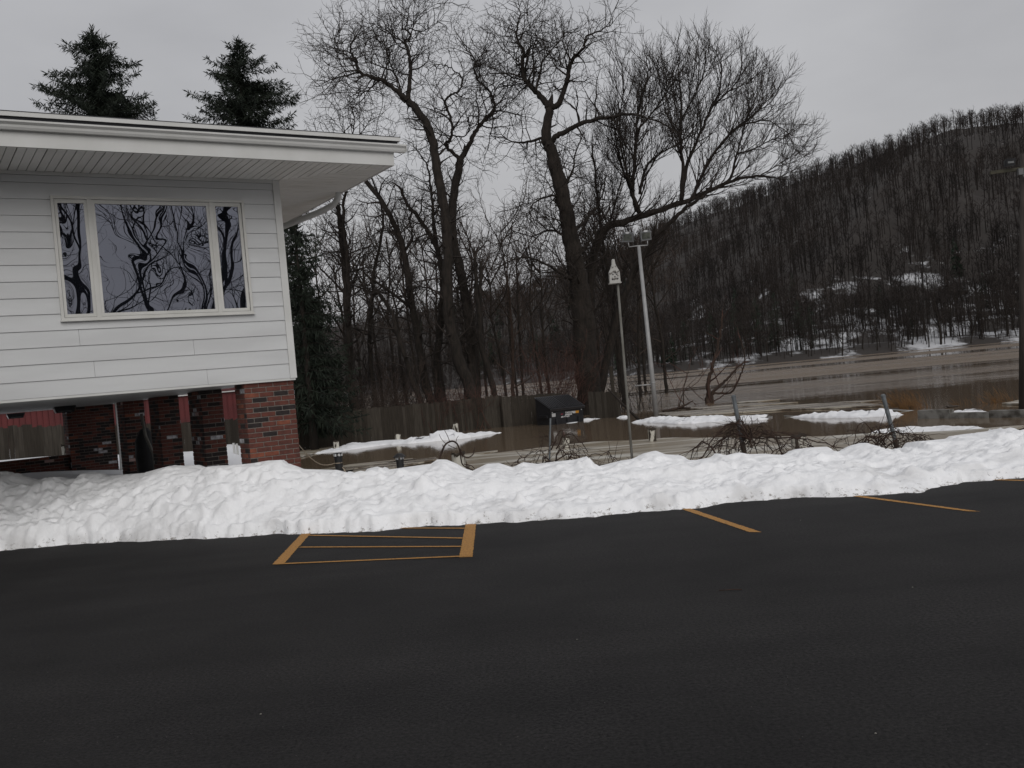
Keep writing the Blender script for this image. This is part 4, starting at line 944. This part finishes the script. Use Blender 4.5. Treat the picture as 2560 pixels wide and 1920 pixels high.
# forest on the hill: one mass
def forest():
    r=np.random.default_rng(4); temps=[]
    for v in range(7):
        rr=random.Random(500+v); tris=[]
        H=rr.uniform(13,18)
        def tri(p,q,w0):
            d=(q-p); s=d.cross(vrand(rr)); s=s.normalized()*w0; tris.append((p-s,p+s,q))
        def quad2(p,q,w0,w1):
            for s in (Vector((1,0,0)),Vector((0,1,0))):
                tris.append((p-s*w0,p+s*w0,q+s*w1)); tris.append((p-s*w0,q+s*w1,q-s*w1))
        top=Vector((rr.uniform(-1,1),rr.uniform(-1,1),H*.72)); quad2(Vector((0,0,-1)),top,.20,.09)
        for i in range(12):
            f=rr.uniform(.35,1); p=Vector((0,0,-1)).lerp(top,f); a=rr.uniform(0,6.28); L_=rr.uniform(2.2,5.2)*(1.2-.5*f); d=Vector((math.cos(a)*.7,math.sin(a)*.7,rr.uniform(.5,1.1))).normalized(); q=p+d*L_
            tri(p,q,.085)
            for j in range(5):
                g=rr.uniform(.25,1); p2=p.lerp(q,g); d2=(d+vrand(rr)*.8+Vector((0,0,.25))).normalized(); q2=p2+d2*rr.uniform(.9,2.3); tri(p2,q2,.065)
                if j<2:
                    p3=p2.lerp(q2,.5); tri(p3,p3+(d2+vrand(rr)*.9).normalized()*rr.uniform(.6,1.5),.055)
        temps.append(np.array([[v_[:] for v_ in t] for t in tris]))
    conif=[]
    for v in range(2):
        rr=random.Random(700+v); tris=[]; H=16
        for i in range(120):
            z=H*(1-rr.random()**.7*.85); t=(H-z)/H; a=rr.uniform(0,6.28); L_=3.3*t**.8*rr.uniform(.6,1.1)+.25; p=Vector((0,0,z)); q=p+Vector((math.cos(a)*L_,math.sin(a)*L_,-.15*L_)); s=Vector((-math.sin(a),math.cos(a),-.3))*.5*L_**.5*.5
            tris.append((p,q-s,q+s)); tris.append((p+Vector((0,0,.3)),q+Vector((0,0,-.5)),q*.6+p*.4+Vector((0,0,.35))))
        conif.append(np.array([[v_[:] for v_ in t] for t in tris]))
    out=[[],[]]; n=0; tries=0
    cand=150000; br=r.uniform(-.30,.60,cand); yy=280+(1250-280)*r.random(cand)**1.3; xx=br*yy; d=bankdist(xx,yy)
    ok=(d>3)&(d<450)&~((d>28)&(d<31)); xx,yy,d=xx[ok],yy[ok],d[ok]
    zz=hill(xx,yy); keep=r.random(len(xx))<np.clip(8400/len(xx)*np.where(d<45,1.5,.95),0,1)
    xx,yy,zz,d=xx[keep],yy[keep],zz[keep],d[keep]
    clump=fbm(xx/60,yy/60,3)
    for x,y,z_,dd,cl in zip(xx,yy,zz,d,clump):
        isc=dd<150 and r.random()<(.07 if cl>.62 else .006)
        T=conif[r.integers(2)] if isc else temps[r.integers(7)]
        a=r.uniform(0,6.28); s=r.uniform(.75,1.2)*(r.uniform(.25,.8) if dd<42 else 1)
        c_,s_=math.cos(a)*s,math.sin(a)*s; V=T.reshape(-1,3)
        out[int(isc)].append(np.stack([V[:,0]*c_-V[:,1]*s_+x,V[:,0]*s_+V[:,1]*c_+y,V[:,2]*s+z_],1))
    for k,(nm,mt,lb) in enumerate([('hillside_forest',M['hillt'],'bare brown forest covering the hill across the river'),('hillside_conifers',M['needle2'],'scattered dark conifers mixed into the forest on the hill')]):
        V=np.concatenate(out[k]); o=npmesh(nm,V,np.arange(len(V)).reshape(-1,3),mt); o['kind']='stuff'; tag(o,lb,'forest')
forest()
print('trees done')
# ------------------------------------------------------------------ snow mounds, snow ridges and ice on the flood
def ridge(pts, label, seed, cat='snow mound', nm='snow_mound', lump=.12, group=None):
    """pts: (px, py at water line, height m, half width m)"""
    P=[gp(px,py,WATER) for px,py,_,_ in pts]; o=P[len(P)//2].copy()
    L_=[0]
    for a,b in zip(P[:-1],P[1:]): L_.append(L_[-1]+(b-a).length)
    T=L_[-1]; nu=max(60,int(T/.07)); nv=34; us=np.linspace(0,T,nu); vs=np.linspace(-1,1,nv)
    X=np.interp(us,L_,[p.x for p in P]); Y=np.interp(us,L_,[p.y for p in P]); H=np.interp(us,L_,[q[2] for q in pts]); Wd=np.interp(us,L_,[q[3] for q in pts])*.75
    tx,ty=np.gradient(X),np.gradient(Y); l=np.hypot(tx,ty); nx,ny=-ty/l,tx/l
    U,V=np.meshgrid(us,vs,indexing='ij'); edge=1+.5*(fbm(U*1.4+seed,V*.5+seed,3)-.5)
    ofs=Wd[:,None]*(V*edge+1.0)
    gx_,gy_=X[:,None]+nx[:,None]*ofs,Y[:,None]+ny[:,None]*ofs
    prof=np.clip(1-V**2,0,1)**.6
    taper=np.minimum(smooth(0,.3,U),smooth(0,.3,T-U))
    Z=prof*H[:,None]*.42*(.4+1.2*fbm(U*2.2+seed*3,V*1.2,3))+prof*(fbm(gx_*4.1,gy_*4.1+seed,4)-.5)*lump*1.6
    Z=np.maximum(Z,.012)*taper+WATER-.015-.06*(np.abs(V)>.99)
    me=npmesh(nm,np.stack([gx_-o.x,gy_-o.y,Z-WATER],-1).reshape(-1,3),gridfaces(nu,nv),M['snow2'],smooth=True); me.location=(o.x,o.y,WATER)
    return tag(me,label,cat,group)
ridge([(965,1112,.2,.8),(1030,1109,.55,1.2),(1075,1105,.75,1.4),(1105,1102,.98,1.5),(1140,1099,.72,1.3),(1180,1094,.50,1.0),(1225,1086,.30,.8),(1262,1081,.08,.4)],'large peaked snow mound by the dark board fence',3)
ridge([(935,1097,.10,.4),(962,1093,.55,.7),(985,1091,.25,.5)],'small peaked snow heap between two white posts by the fence',5)
ridge([(770,1137,.06,.5),(850,1128,.26,1.0),(910,1120,.48,1.3),(960,1113,.42,1.2),(1010,1110,.12,.8)],'low snow shelf at the water edge past the house corner',7,lump=.06)
ridge([(745,1122,.06,.6),(800,1116,.05,.6),(850,1111,.04,.4)],'thin snow and ice rim beside the brick pier at the fence foot',8,lump=.03)
ridge([(1432,1058,.06,.3),(1450,1054,.14,.4),(1476,1050,.30,.4),(1490,1048,.12,.4),(1510,1046,.06,.2)],'small snow ridge at the foot of the dumpster',9,lump=.05)
ridge([(1483,1047,.3,.12),(1486,1047,.42,.14),(1489,1046.5,.3,.12)],'upright white snow lump beside the dumpster',10,lump=.05)
ridge([(1535,1046,.1,.3),(1548,1045,.25,.4),(1560,1045,.1,.3)],'little snow clump at the end of the low fence',11,lump=.05)
ridge([(1572,1057,.15,.5),(1610,1057,.42,.9),(1650,1058,.40,1.0),(1690,1061,.40,1.1),(1730,1059,.45,1.1),(1765,1056,.55,1.1),(1800,1054,.30,.9),(1850,1052,.40,.9),(1900,1050,.32,.8),(1935,1046,.08,.4)],'long snow ridge at the foot of the floodlight pole',12)
ridge([(1965,1044,.08,.4),(2010,1046,.38,.8),(2060,1046,.5,.9),(2110,1045,.35,.8),(2160,1044,.35,.8),(2195,1042,.6,.9),(2240,1039,.35,.7),(2272,1036,.12,.4)],'snow ridge along the water behind the leaning fence post',13)
ridge([(2290,1037,.08,.4),(2335,1035,.3,.6),(2372,1033,.12,.4),(2400,1034,.3,.6),(2440,1032,.14,.4),(2475,1030,.05,.3)],'low double humped snow ridge before the concrete wall',14,lump=.08)
ridge([(2200,1090,.1,.4),(2240,1083,.28,.5),(2290,1082,.25,.5),(2340,1080,.3,.5),(2400,1082,.28,.6),(2450,1080,.2,.5),(2490,1078,.1,.3)],'snow ledge on the slush behind the last leaning post',15,lump=.08)
def sheet(outline,label,mt,seed,z=-.885,th=.05,nm='ice_sheet',amp=.35,group=None):
    P=[gp(px,py,WATER) for px,py in outline]; o=sum(P,Vector())/len(P); pts=[]
    for a,b in zip(P,P[1:]+P[:1]):
        n=max(2,min(60,int((b-a).length/.25)))
        for i in range(n):
            q=a.lerp(b,i/n); pts.append(q)
    pts=[(q.x-o.x+amp*float(fbm(np.array(q.x*.9+seed),np.array(q.y*.6),3)-.5),q.y-o.y+2*amp*float(fbm(np.array(q.x*.7+9),np.array(q.y*.5+seed),3)-.5)) for q in pts]
    bm=bmesh.new(); vs=[bm.verts.new((x,y,th)) for x,y in pts]; f=bm.faces.new(vs)
    bmesh.ops.triangulate(bm,faces=[f])
    top=bm.faces[:]; ex=bmesh.ops.extrude_face_region(bm,geom=top); 
    bmesh.ops.translate(bm,verts=[v for v in ex['geom'] if isinstance(v,bmesh.types.BMVert)],vec=(0,0,-th))
    bmesh.ops.recalc_face_normals(bm,faces=bm.faces[:])
    me=bpy.data.meshes.new(nm); bm.to_mesh(me); bm.free(); me.materials.append(mt); ob=link(nm,me); ob.location=(o.x,o.y,z); return tag(ob,label,'ice',group)
sheet([(1156,1147),(1242,1137),(1342,1125),(1429,1116),(1481,1110),(1560,1106),(1650,1100),(1780,1099),(1900,1098),(2060,1097),(2173,1089),(2250,1087),(2340,1082),(2560,1068),(2560,1110),(2400,1160),(1900,1200),(1400,1230),(1200,1230)],'wide tan sheet of slushy ice behind the snow bank',M['ice'],1,amp=.5)
sheet([(760,1185),(840,1172),(880,1165),(960,1157),(1030,1150),(1040,1153),(960,1163),(890,1175),(860,1200)],'thin streak of pale slush beside the black vent pipes',M['icedark'],2,amp=.15)
sheet([(860,1183),(990,1158),(1090,1147),(1100,1151),(1000,1170),(880,1200)],'long slush streak crossing behind the capped vent pipe',M['icedark'],3,amp=.15)
sheet([(1140,1142),(1200,1135),(1245,1130),(1210,1138),(1150,1147)],'narrow slush streak near the arched vine',M['ice'],4,amp=.1)
sheet([(745,1131),(800,1124),(840,1119),(835,1124),(790,1134),(750,1145)],'tan ice rim floating off the brick pier corner',M['ice'],5,amp=.15)
sheet([(1640,1036),(1720,1030),(1830,1022),(1960,1016),(2080,1010),(2200,1013),(2215,1017),(2100,1022),(1960,1027),(1850,1034),(1760,1040),(1680,1042)],'long tan ice band on the water behind the snow ridge',M['icedark'],6,amp=.5)
sheet([(1700,1024),(1800,1015),(1900,1010),(1990,1008),(1900,1016),(1790,1024)],'brown slush band near the crooked dead tree',M['icedark'],7,amp=.4)
sheet([(1830,1009),(1900,1003),(1950,1001),(1900,1007)],'small far slush patch out on the river',M['ice'],8,amp=.4)
sheet([(2040,1012),(2120,1006),(2210,1003),(2150,1009)],'far slush streak beyond the leaning post',M['icedark'],9,amp=.4)
sheet([(2500,1012),(2545,1004),(2580,1004),(2560,1014)],'small pale ice patch beside the utility pole',M['ice'],10,amp=.2)

# ------------------------------------------------------------------ posts, pipes, poles
def stump(px,pyb,D,h,rd,tilt,label,seed,zb=None):
    r=random.Random(seed); P=at(px,pyb,D); P.z=(zb if zb is not None else P.z)
    ob=empty('wooden_bollard',P,r.uniform(0,3),label,'post'); ob.rotation_euler=(0,tilt,0)
    m=MB(); n=14; ring=[rd*(1+r.uniform(-.06,.06)) for _ in range(n)]
    for j,zz in enumerate((-.7,0,h*.5,h)):
        for k in range(n):
            a=2*math.pi*k/n; m.v.append((math.cos(a)*ring[k],math.sin(a)*ring[k],zz+(r.uniform(-.03,.03) if j==3 else 0)))
    for j in range(3):
        for k in range(n): m.f.append((j*n+k,j*n+(k+1)%n,(j+1)*n+(k+1)%n,(j+1)*n+k)); m.mi.append(0)
    m.build('post_shaft',M['postw'],ob)
    t=MB(); t.v=[(x*1.02,y*1.02,z+.004) for x,y,z in m.v[3*n:]]+[(x*1.03,y*1.03,z-.03) for x,y,z in m.v[3*n:]]+[(0,0,h-.02)]
    for k in range(n): t.f.append((k,(k+1)%n,2*n)); t.f.append((n+k,n+(k+1)%n,(k+1)%n,k)); t.mi+=[0,0]
    t.build('rotted_top',M['cutwood'],ob); return ob
stump(1632,1106,31,.47,.125,0,'peeling white bollard standing at the edge of the slush by the birdhouse pole',1,WATER)
stump(1414,1120,31.5,.42,.11,.12,'dark leaning peeling bollard beside the first galvanised post',2,WATER)
stump(1999,1132,16.5,.30,.125,0,'fat peeling white bollard rising behind the snow bank between two vine clumps',3)
stump(1150,1180,15.5,.30,.11,0,'white bollard half buried behind the snow bank under the arched vine',4)
stump(842,1124,43,.42,.13,0,'grey white bollard at the near end of the row by the fence',5,WATER)
stump(995,1096,45,.40,.13,0,'dark bollard tucked between the snow heap and the large mound',6,WATER)
stump(1140,1086,46,.62,.15,0,'white bollard behind the peak of the large snow mound',7,WATER)
stump(166,1143,25,.32,.10,0,'pair mate of white stakes in the snow behind the low brick wall',8)
stump(172.5,1143,25.3,.33,.09,0,'second white stake in the snow behind the low brick wall',9)
for i,(px,lab) in enumerate([(586,'slim white stake in the snow seen between the brick piers'),(594,'slimmer white stake beside its twin between the brick piers')]):
    P=at(px,1133,30); m=MB(); m.box(-.03,.03,-.02,.02,-.3,.32-.02*i); o=m.build('white_stake',M['trim']); o.location=P; tag(o,lab,'stake')
# black vent pipes
def vent(px,pyt,D,label,cap):
    P=at(px,pyt,D); ob=empty('vent_pipe',(P.x,P.y,-1.0),0,label,'pipe'); H=P.z+1.0
    m=MB(); m.lathe([(.062,0),(.062,H-.05),(.068,H-.049),(.068,H-.02)],18); m.build('pipe',M['pipe'],ob,False)
    m=MB()
    for k in range(6):
        a=k*math.pi/3; m.box(math.cos(a)*.06-.012,math.cos(a)*.06+.012,math.sin(a)*.06-.012,math.sin(a)*.06+.012,H-.02,H+.02)
    m.build('vent_slot',M['whitep'],ob)
    m=MB()
    if cap: m.lathe([(.11,H+.015),(.105,H+.025),(.045,H+.075),(.0,H+.08)],18)
    else: m.lathe([(.066,H+.012),(.066,H+.03),(.05,H+.034)],18)
    m.build('cap',M['pipe'],ob); return ob
vent(845,1137,15.6,'black vent pipe with an open slotted top and a rope tied round it',False)
vent(999,1145,15.8,'black vent pipe with a wide conical rain cap',True)
m=MB(); a_=hp(-.02,.2,1.02); b_=at(838,1158,15.6); pts=[a_.lerp(b_,t)+Vector((0,0,-.16*math.sin(t*math.pi))) for t in np.linspace(0,1,10)]
pts+=[b_+Vector((.07*math.cos(a)+.05,.07*math.sin(a),.0+.0*a)) for a in np.linspace(3.1,8.6,9)]; pts+=[b_+Vector((.14,-.05,-.1)),b_+Vector((.24,-.15,-.28))]
tag(m.tube(pts,[.007]*len(pts),5) or m.build('rope',M['rope'],smooth=True),'pale slack rope strung from the brick pier to the vent pipe','rope')
# galvanised fence posts with vines
def upost(px0,py0,px1,py1,D,label,rd=.033,flat=False):
    T,B=at(px0,py0,D),at(px1,py1,D); d=(T-B).normalized(); B2=B-d*.9
    ob=empty('fence_post',B2,0,label,'post'); m=MB(); L_=(T-B2).length
    if flat:
        m.tube([(-.03,0,0),(-.03,0,L_)],[.014]*2,6); m.tube([(.03,0,0),(.03,0,L_)],[.014]*2,6); m.box(-.025,.025,-.004,.004,0,L_-.01)
    else: m.tube([(0,0,0),(0,0,L_)],[rd,rd],12)
    s=m.build('post_shaft',M['steelpost'],ob,False)
    m=MB(); m.tube([(0,0,0),(0,0,L_*.62)],[rd*1.25+(.02 if flat else 0)]*2,10); m.build('rusty_sleeve',M['rustpost'],ob)
    if not flat:
        m=MB(); m.lathe([(rd*1.15,L_-.02),(rd*1.15,L_+.01),(rd*.6,L_+.03)],12); m.build('cap',M['steelpost'],ob)
    ob.rotation_euler=d.to_track_quat('Z','Y').to_euler(); return ob
upost(1376,1046,1373,1180,14.6,'galvanised channel post standing upright among thin bare vines',flat=True)
upost(1834,992,1864,1150,15.0,'galvanised round post leaning left with a big vine clump at its foot')
upost(2208,990,2248,1140,15.2,'galvanised round post leaning left most, near the snow ledge')
def vine(px,py,D,n,wid,hgt,label,seed,r0=.012,arch=1):
    r=random.Random(seed); c=at(px,py,D); ob=empty('bare_vine',(c.x,c.y,c.z-.5),0,label,'vine'); m=MB(); tw=Segs(); st=dict(STY['locust']); st.update(w=.3,up=-.02,l3=(.12,.35),sp3=.16)
    for i in range(n):
        a=r.gauss(0,.42)*wid; b=a+r.choice((-1,1))*r.uniform(.25,1.0)*wid; top=hgt*r.uniform(.35,1.0)*math.exp(-(((a+b)/2/wid)**2)*.9)
        if r.random()<.45: a=r.uniform(-.06,.06)
        z0=.5-r.uniform(.05,.3)+(hgt*.5 if abs(a)<.07 else 0); z1=.5-r.uniform(.0,.35); y0,y1=r.uniform(-.2,.2),r.uniform(-.35,.35); sk_=r.uniform(.3,.7); pts=[]
        for t in np.linspace(0,1,12):
            e=t**(math.log(.5)/math.log(sk_)); pts.append(Vector((a+(b-a)*t,y0+(y1-y0)*t,z0+(z1-z0)*t+top*math.sin(e*math.pi)))+vrand(r)*.022)
        rr=r0*r.choice((.35,.45,.6,.6,1.0)); m.tube(pts,[rr*(1-.5*k/11) for k in range(12)],5)
        for k in range(2,11):
            if r.random()<.5: grow(tw,r,pts[k],((pts[k]-pts[k-1]).normalized()+vrand(r)*.9).normalized(),r.uniform(.12,.4),.005,3,st,.003)
    m.build('stems',M['vine'],ob,True)
    if tw.a: tw.build('twigs',M['vine'],ob)['kind']='stuff'
    return ob
vine(1870,1120,14.9,46,1.0,.52,'dense dark vine clump arching over the snow at the leaning round post',1,.014)
vine(2205,1105,15.1,40,.85,.42,'wide tangled vine clump spilling around the post that leans most',2,.011)
vine(1385,1135,14.6,14,.6,.36,'sparse thin vines spreading from the upright channel post',3,.012)
vine(1300,1150,14.4,7,.55,.20,'few trailing vine runners on the slush beside the channel post',4,.007)
vine(1520,1140,14.6,8,.5,.18,'small spray of vine twigs between the channel post and birdhouse pole',5,.006)
vine(2020,1130,14.9,10,.55,.26,'trailing vine runners beside the fat peeling bollard',6,.008)
# the arched vine
c=at(1140,1150,14.2); ob=empty('arched_vine',(c.x,c.y,c.z),0,'thick bare vine bent into a loop above the snow bank','vine')
def lv(pts,rad_): 
    m=MB(); C=catmull([at(px,py,14.2+.1*i)-c for i,(px,py) in enumerate(pts)],4); m.tube(C,[rad_*(1-.45*i/len(C)) for i in range(len(C))],7); m.build('stem',M['vine'],ob,True)
lv([(1096,1155),(1105,1128),(1115,1110),(1130,1103),(1143,1110),(1150,1130),(1153,1150),(1160,1165),(1190,1178)],.016)
lv([(1150,1122),(1158,1140),(1172,1143),(1183,1135),(1187,1118)],.012); lv([(1125,1106),(1118,1088),(1108,1070)],.006); lv([(1115,1110),(1104,1098),(1098,1086)],.005); lv([(1110,1120),(1108,1118),(1107,1112)],.01); lv([(1160,1160),(1180,1165),(1188,1176)],.008)
lv([(1140,1106),(1142,1096),(1146,1090)],.005); lv([(1120,1112),(1132,1118),(1142,1122)],.006)
# birdhouse on its pole
T,B=at(1544,706,16),at(1579,1150,16); bh=empty('birdhouse_pole',(B.x,B.y,-1.2),0,'bottle shaped peeling white birdhouse on a thin grey pole behind the snow bank','birdhouse')
Hh=T.z+1.2; dx=T.x-B.x
m=MB(); m.tube([(0,0,0),(dx*.5,0,Hh*.5),(dx,0,Hh)],[.024,.022,.02],8); m.build('pole',M['greypole'],bh,True)
pr=[(-.088,0),(.088,0),(.086,.18),(.055,.235),(.028,.30),(.018,.385),(-.018,.385),(-.028,.30),(-.055,.235),(-.086,.18)]
m=MB(); n=len(pr); x0=dx-.045
for yy in (-.075,.075): m.v+=[(x0+a,yy,Hh+b) for a,b in pr]
m.f=[tuple(range(n)),tuple(range(2*n-1,n-1,-1))]+[(i,i+n,(i+1)%n+n,(i+1)%n) for i in range(n)]; m.mi=[0]*len(m.f)
m.build('bottle_box',M['birdw'],bh)
m=MB(); m.box(x0-.1,x0+.1,-.09,.09,Hh-.018,Hh-.001); m.build('floor_board',M['birdw'],bh)
for i,(a,b) in enumerate([(-.03,.13),(.03,.13),(.0,.09),(-.045,.05),(.045,.06),(.01,.155)]):
    m=MB(); m.lathe([(.012,0),(.012,.004)],8); o=m.build('entrance_hole',M['dark'],bh); o.location=(x0+a,-.0755,Hh+b); o.rotation_euler=(R(90),0,0)
# floodlight pole
B=gp(1641,1040,WATER); T=at(1597,616,B.y); lp_=empty('floodlight_pole',(B.x,B.y,WATER-.3),0,'tall grey metal pole carrying two floodlights above the snow ridge','light pole')
Hh=T.z-WATER+.3; dx=T.x-B.x
m=MB(); m.tube([(0,0,0),(dx*.3,0,Hh*.3),(dx,0,Hh)],[.125,.115,.085],14); m.tube([(dx*.22,0,Hh*.22),(dx*.225,0,Hh*.225)],[.135,.135],14); m.build('pole',M['lamppole'],lp_,True)
m=MB(); arm=[(dx-.50,0,Hh+.02+.22),(dx-.48,0,Hh+.02),(dx,0,Hh+.03),(dx+.44,0,Hh+.02),(dx+.45,0,Hh+.24)]
m.tube(arm[:2],.025,8); m.tube(arm[1:4],.03,8); m.tube(arm[3:],.025,8); m.tube([(dx,0,Hh-.1),(dx,0,Hh+.03)],.06,10); m.build('bracket',M['lamppole'],lp_,True)
m=MB(); m.tube([(-.9+dx*.2,0,Hh*.215),(dx*.2,0,Hh*.215)],.035,8); m.build('step_rail',M['lamppole'],lp_,True)
for sx,yaw_,ro in ((-.52,-.5,.12),(.40,.15,-.06)):
    m=MB(); m.hexa([(-.24,-.02,0),(.24,-.02,0),(.17,.30,.05),(-.17,.30,.05),(-.24,-.10,.42),(.24,-.10,.42),(.17,.26,.38),(-.17,.26,.38)]); 
    h=m.build('lamp_head',M['lamphead'],lp_); h.location=(dx+sx,0,Hh+.26); h.rotation_euler=(-.1,ro,yaw_); h.scale=(1.12,1.12,1.12)
    m=MB(); m.hexa([(-.19,-.042,.06),(.19,-.042,.06),(.19,-.03,.06),(-.19,-.03,.06),(-.19,-.105,.32),(.19,-.105,.32),(.19,-.09,.32),(-.19,-.09,.32)]); m.build('lamp_glass',M['lampglass'],h)
    m=MB(); m.lathe([(.10,0),(.10,.006)],14); q=m.build('photocell_disc',M['greyp'],h); q.location=(.0,-.118,.39); q.rotation_euler=(R(80),0,0); q.scale=(1,.5,1)
# utility pole at the right
B=gp(2559,1036,WATER); up=empty('utility_pole',(B.x,B.y,WATER-.4),0,'dark wooden utility pole with a crossarm and one flood lamp','utility pole')
Tp=at(2563,385,B.y); Hh=Tp.z+1.3; tx_=Tp.x-B.x
m=MB(); m.tube([(0,0,0),(tx_*.5,0,Hh*.5),(tx_,0,Hh)],[.17,.155,.14],14); m.build('pole',M['polewood'],up,True)
za=at(2520,432,B.y).z+1.3; up_x=tx_*.9; m=MB(); m.hexa([(-1.15,-.2,za-.03),(.35,-.2,za+.03),(.35,-.14,za+.03),(-1.15,-.14,za-.03),(-1.15,-.2,za+.07),(.35,-.2,za+.13),(.35,-.14,za+.13),(-1.15,-.14,za+.07)]); m.build('crossarm',M['arm'],up)
m=MB(); m.hexa([(-.72,-.32,za+.14),(-.46,-.32,za+.15),(-.44,-.12,za+.18),(-.7,-.12,za+.16),(-.74,-.36,za+.36),(-.44,-.36,za+.37),(-.44,-.14,za+.33),(-.7,-.14,za+.33)]); h=m.build('flood_lamp',M['black'],up)
m=MB(); m.box(-.69,-.5,-.352,-.345,za+.22,za+.28); m.build('lamp_glass',M['lens'],h)
m=MB(); m.box(-.37,-.22,-.32,-.21,za-.14,za+.05); m.build('junction_box',M['lamphead'],up)
m=MB(); m.tube([(-.2,-.2,za-.1),(-.12,-.19,za-.28),(-.1,-.18,za-.12)],.02,6); m.build('conduit',M['lamphead'],up,True)
for c_ in up.children:
    if not c_.name.startswith('pole'): c_.location.x=tx_*za/Hh
# low concrete wall with a sagging cable before it
Bw0,Bw1=gp(2295,1047,WATER),gp(2620,1043,WATER); d=(Bw1-Bw0); Ln=d.length; cw=empty('concrete_wall',(Bw0.x,Bw0.y,WATER),math.atan2(d.y,d.x),'low stained concrete block wall rising from the water by the utility pole','wall')
x=0; i=0
while x<Ln:
    wd=1.15+.5*((i*7)%3)/3; m=MB(); m.box(x,min(x+wd,Ln)-.015,0,.25,-.4,.27-.05*((i*5)%3)); m.build('block',M['concrete'],cw); x+=wd; i+=1
Ca,Cb,Cc=at(1960,1040,38),at(2220,1024,35.5),at(2620,1015,33.5); m=MB(); pts=[]
for p,q in ((Ca,Cb),(Cb,Cc)):
    for t in np.linspace(0,1,12): pts.append(p.lerp(q,t)+Vector((0,0,-.12*math.sin(t*math.pi))))
m.tube(pts,.016,6); tag(m.build('guard_cable',M['wire'],smooth=True),'sagging pale guard cable strung above the snow ridge','cable')
for i,(px,py,D,lb) in enumerate([(2115,1030,36.5,'dark block under the guard cable near the snow ridge end'),(2232,1028,35.6,'dark post block holding the guard cable behind the leaning post'),(2382,1022,35,'dark post block on top of the concrete wall')]):
    P=at(px,py,D); m=MB(); m.box(-.16,.16,-.1,.1,-.9,.08); m.box(-.2,.2,-.13,.13,.08,.11); o=m.build('dark_block',M['rustpost']); o.location=P; tag(o,lb,'block')
# dry grass tufts
def tuft(px,py,D,n,h,wd,label,seed,lean=.4):
    r=random.Random(seed); P=at(px,py,D); tw=Segs(); 
    for i in range(n):
        p=Vector((r.gauss(0,wd),r.gauss(0,wd*.5),-.3)); d=Vector((r.uniform(-.6,.3)*1.0-lean*.3,r.uniform(-.3,.3),1)).normalized(); l=h*r.uniform(.5,1.1)
        for k in range(4):
            d2=(d+Vector((-.12*k*lean,0,-.10*k))).normalized(); q=p+d2*l/4; tw.seg(p,q,.008*(1-k*.2),.008*(.8-k*.2)); p=q; d=d2
    o=tw.build('dry_grass_tuft',M['reed']); o.location=P; return tag(o,label,'grass tuft')
tuft(2272,1026,36,260,1.25,.38,'orange brown dry grass tuft behind the leaning post',1)
tuft(2505,1012,35,90,1.0,.25,'thin dry grass tuft near the utility pole',2)
tuft(2410,1016,36,50,.7,.25,'faint short dry grass on the far side of the concrete wall',3)
# debris at the water line
P=gp(1700,1028,WATER); m=MB(); m.tube([(-.7,0,.05),(-.2,.1,.12),(.3,0,.30),(.75,.1,.48)],[.05,.06,.05,.03],7); m.tube([(-.9,.1,.08),(0,.2,.16),(.6,.25,.1)],[.05,.07,.04],7)
o=m.build('drift_log',M['bark2'],smooth=True); o.location=P; tag(o,'snow dusted drift log stranded on the ice by the floodlight pole','log')
P=gp(1600,1052,WATER); m=MB(); m.tube([(0,0,0),(-.6,.3,.7),(-1.3,.5,1.6)],[.07,.06,.04],7); o=m.build('fallen_branch',M['bark'],smooth=True); o.location=P; tag(o,'dark fallen branch leaning down to the snow ridge by the birdhouse pole','branch')
P=gp(1500,1172,-.15); m=MB()
P=at(1505,1166,13.6); m.hexa([(-.45,-.1,-.2),(.4,-.1,-.2),(.4,.2,-.2),(-.45,.2,-.2),(-.4,-.08,-.02),(.36,-.06,.03),(.36,.2,.03),(-.4,.2,-.02)]); o=m.build('rotten_timber',M['cutwood']); o.location=P; tag(o,'dark rotten timber end poking out behind the snow bank notch','timber')
# small litter on the asphalt
rl=random.Random(3); me_=None
for i in range(14):
    x,y=rl.uniform(-3.2,3.6),rl.uniform(3.6,9.2); m=MB(); s_=rl.uniform(.003,.006); m.lathe([(s_*.6,0),(s_,s_*.4),(s_*.5,s_*.9)],6); o=m.build('pebble',M['pebble'] if rl.random()<.6 else M['litter']); o.location=(x,y,.001); tag(o,'tiny loose pebble lying on the dark asphalt','pebble','loose pebbles on the asphalt')
P=gp(1825,1477,0); m=MB(); m.tube([(-.07,.02,.006),(-.03,0,.008),(.02,.005,.007),(.08,-.02,.006)],.003,5); o=m.build('fallen_twig',M['vine']); o.location=(P.x,P.y,0); tag(o,'thin reddish twig lying alone on the open asphalt','twig')
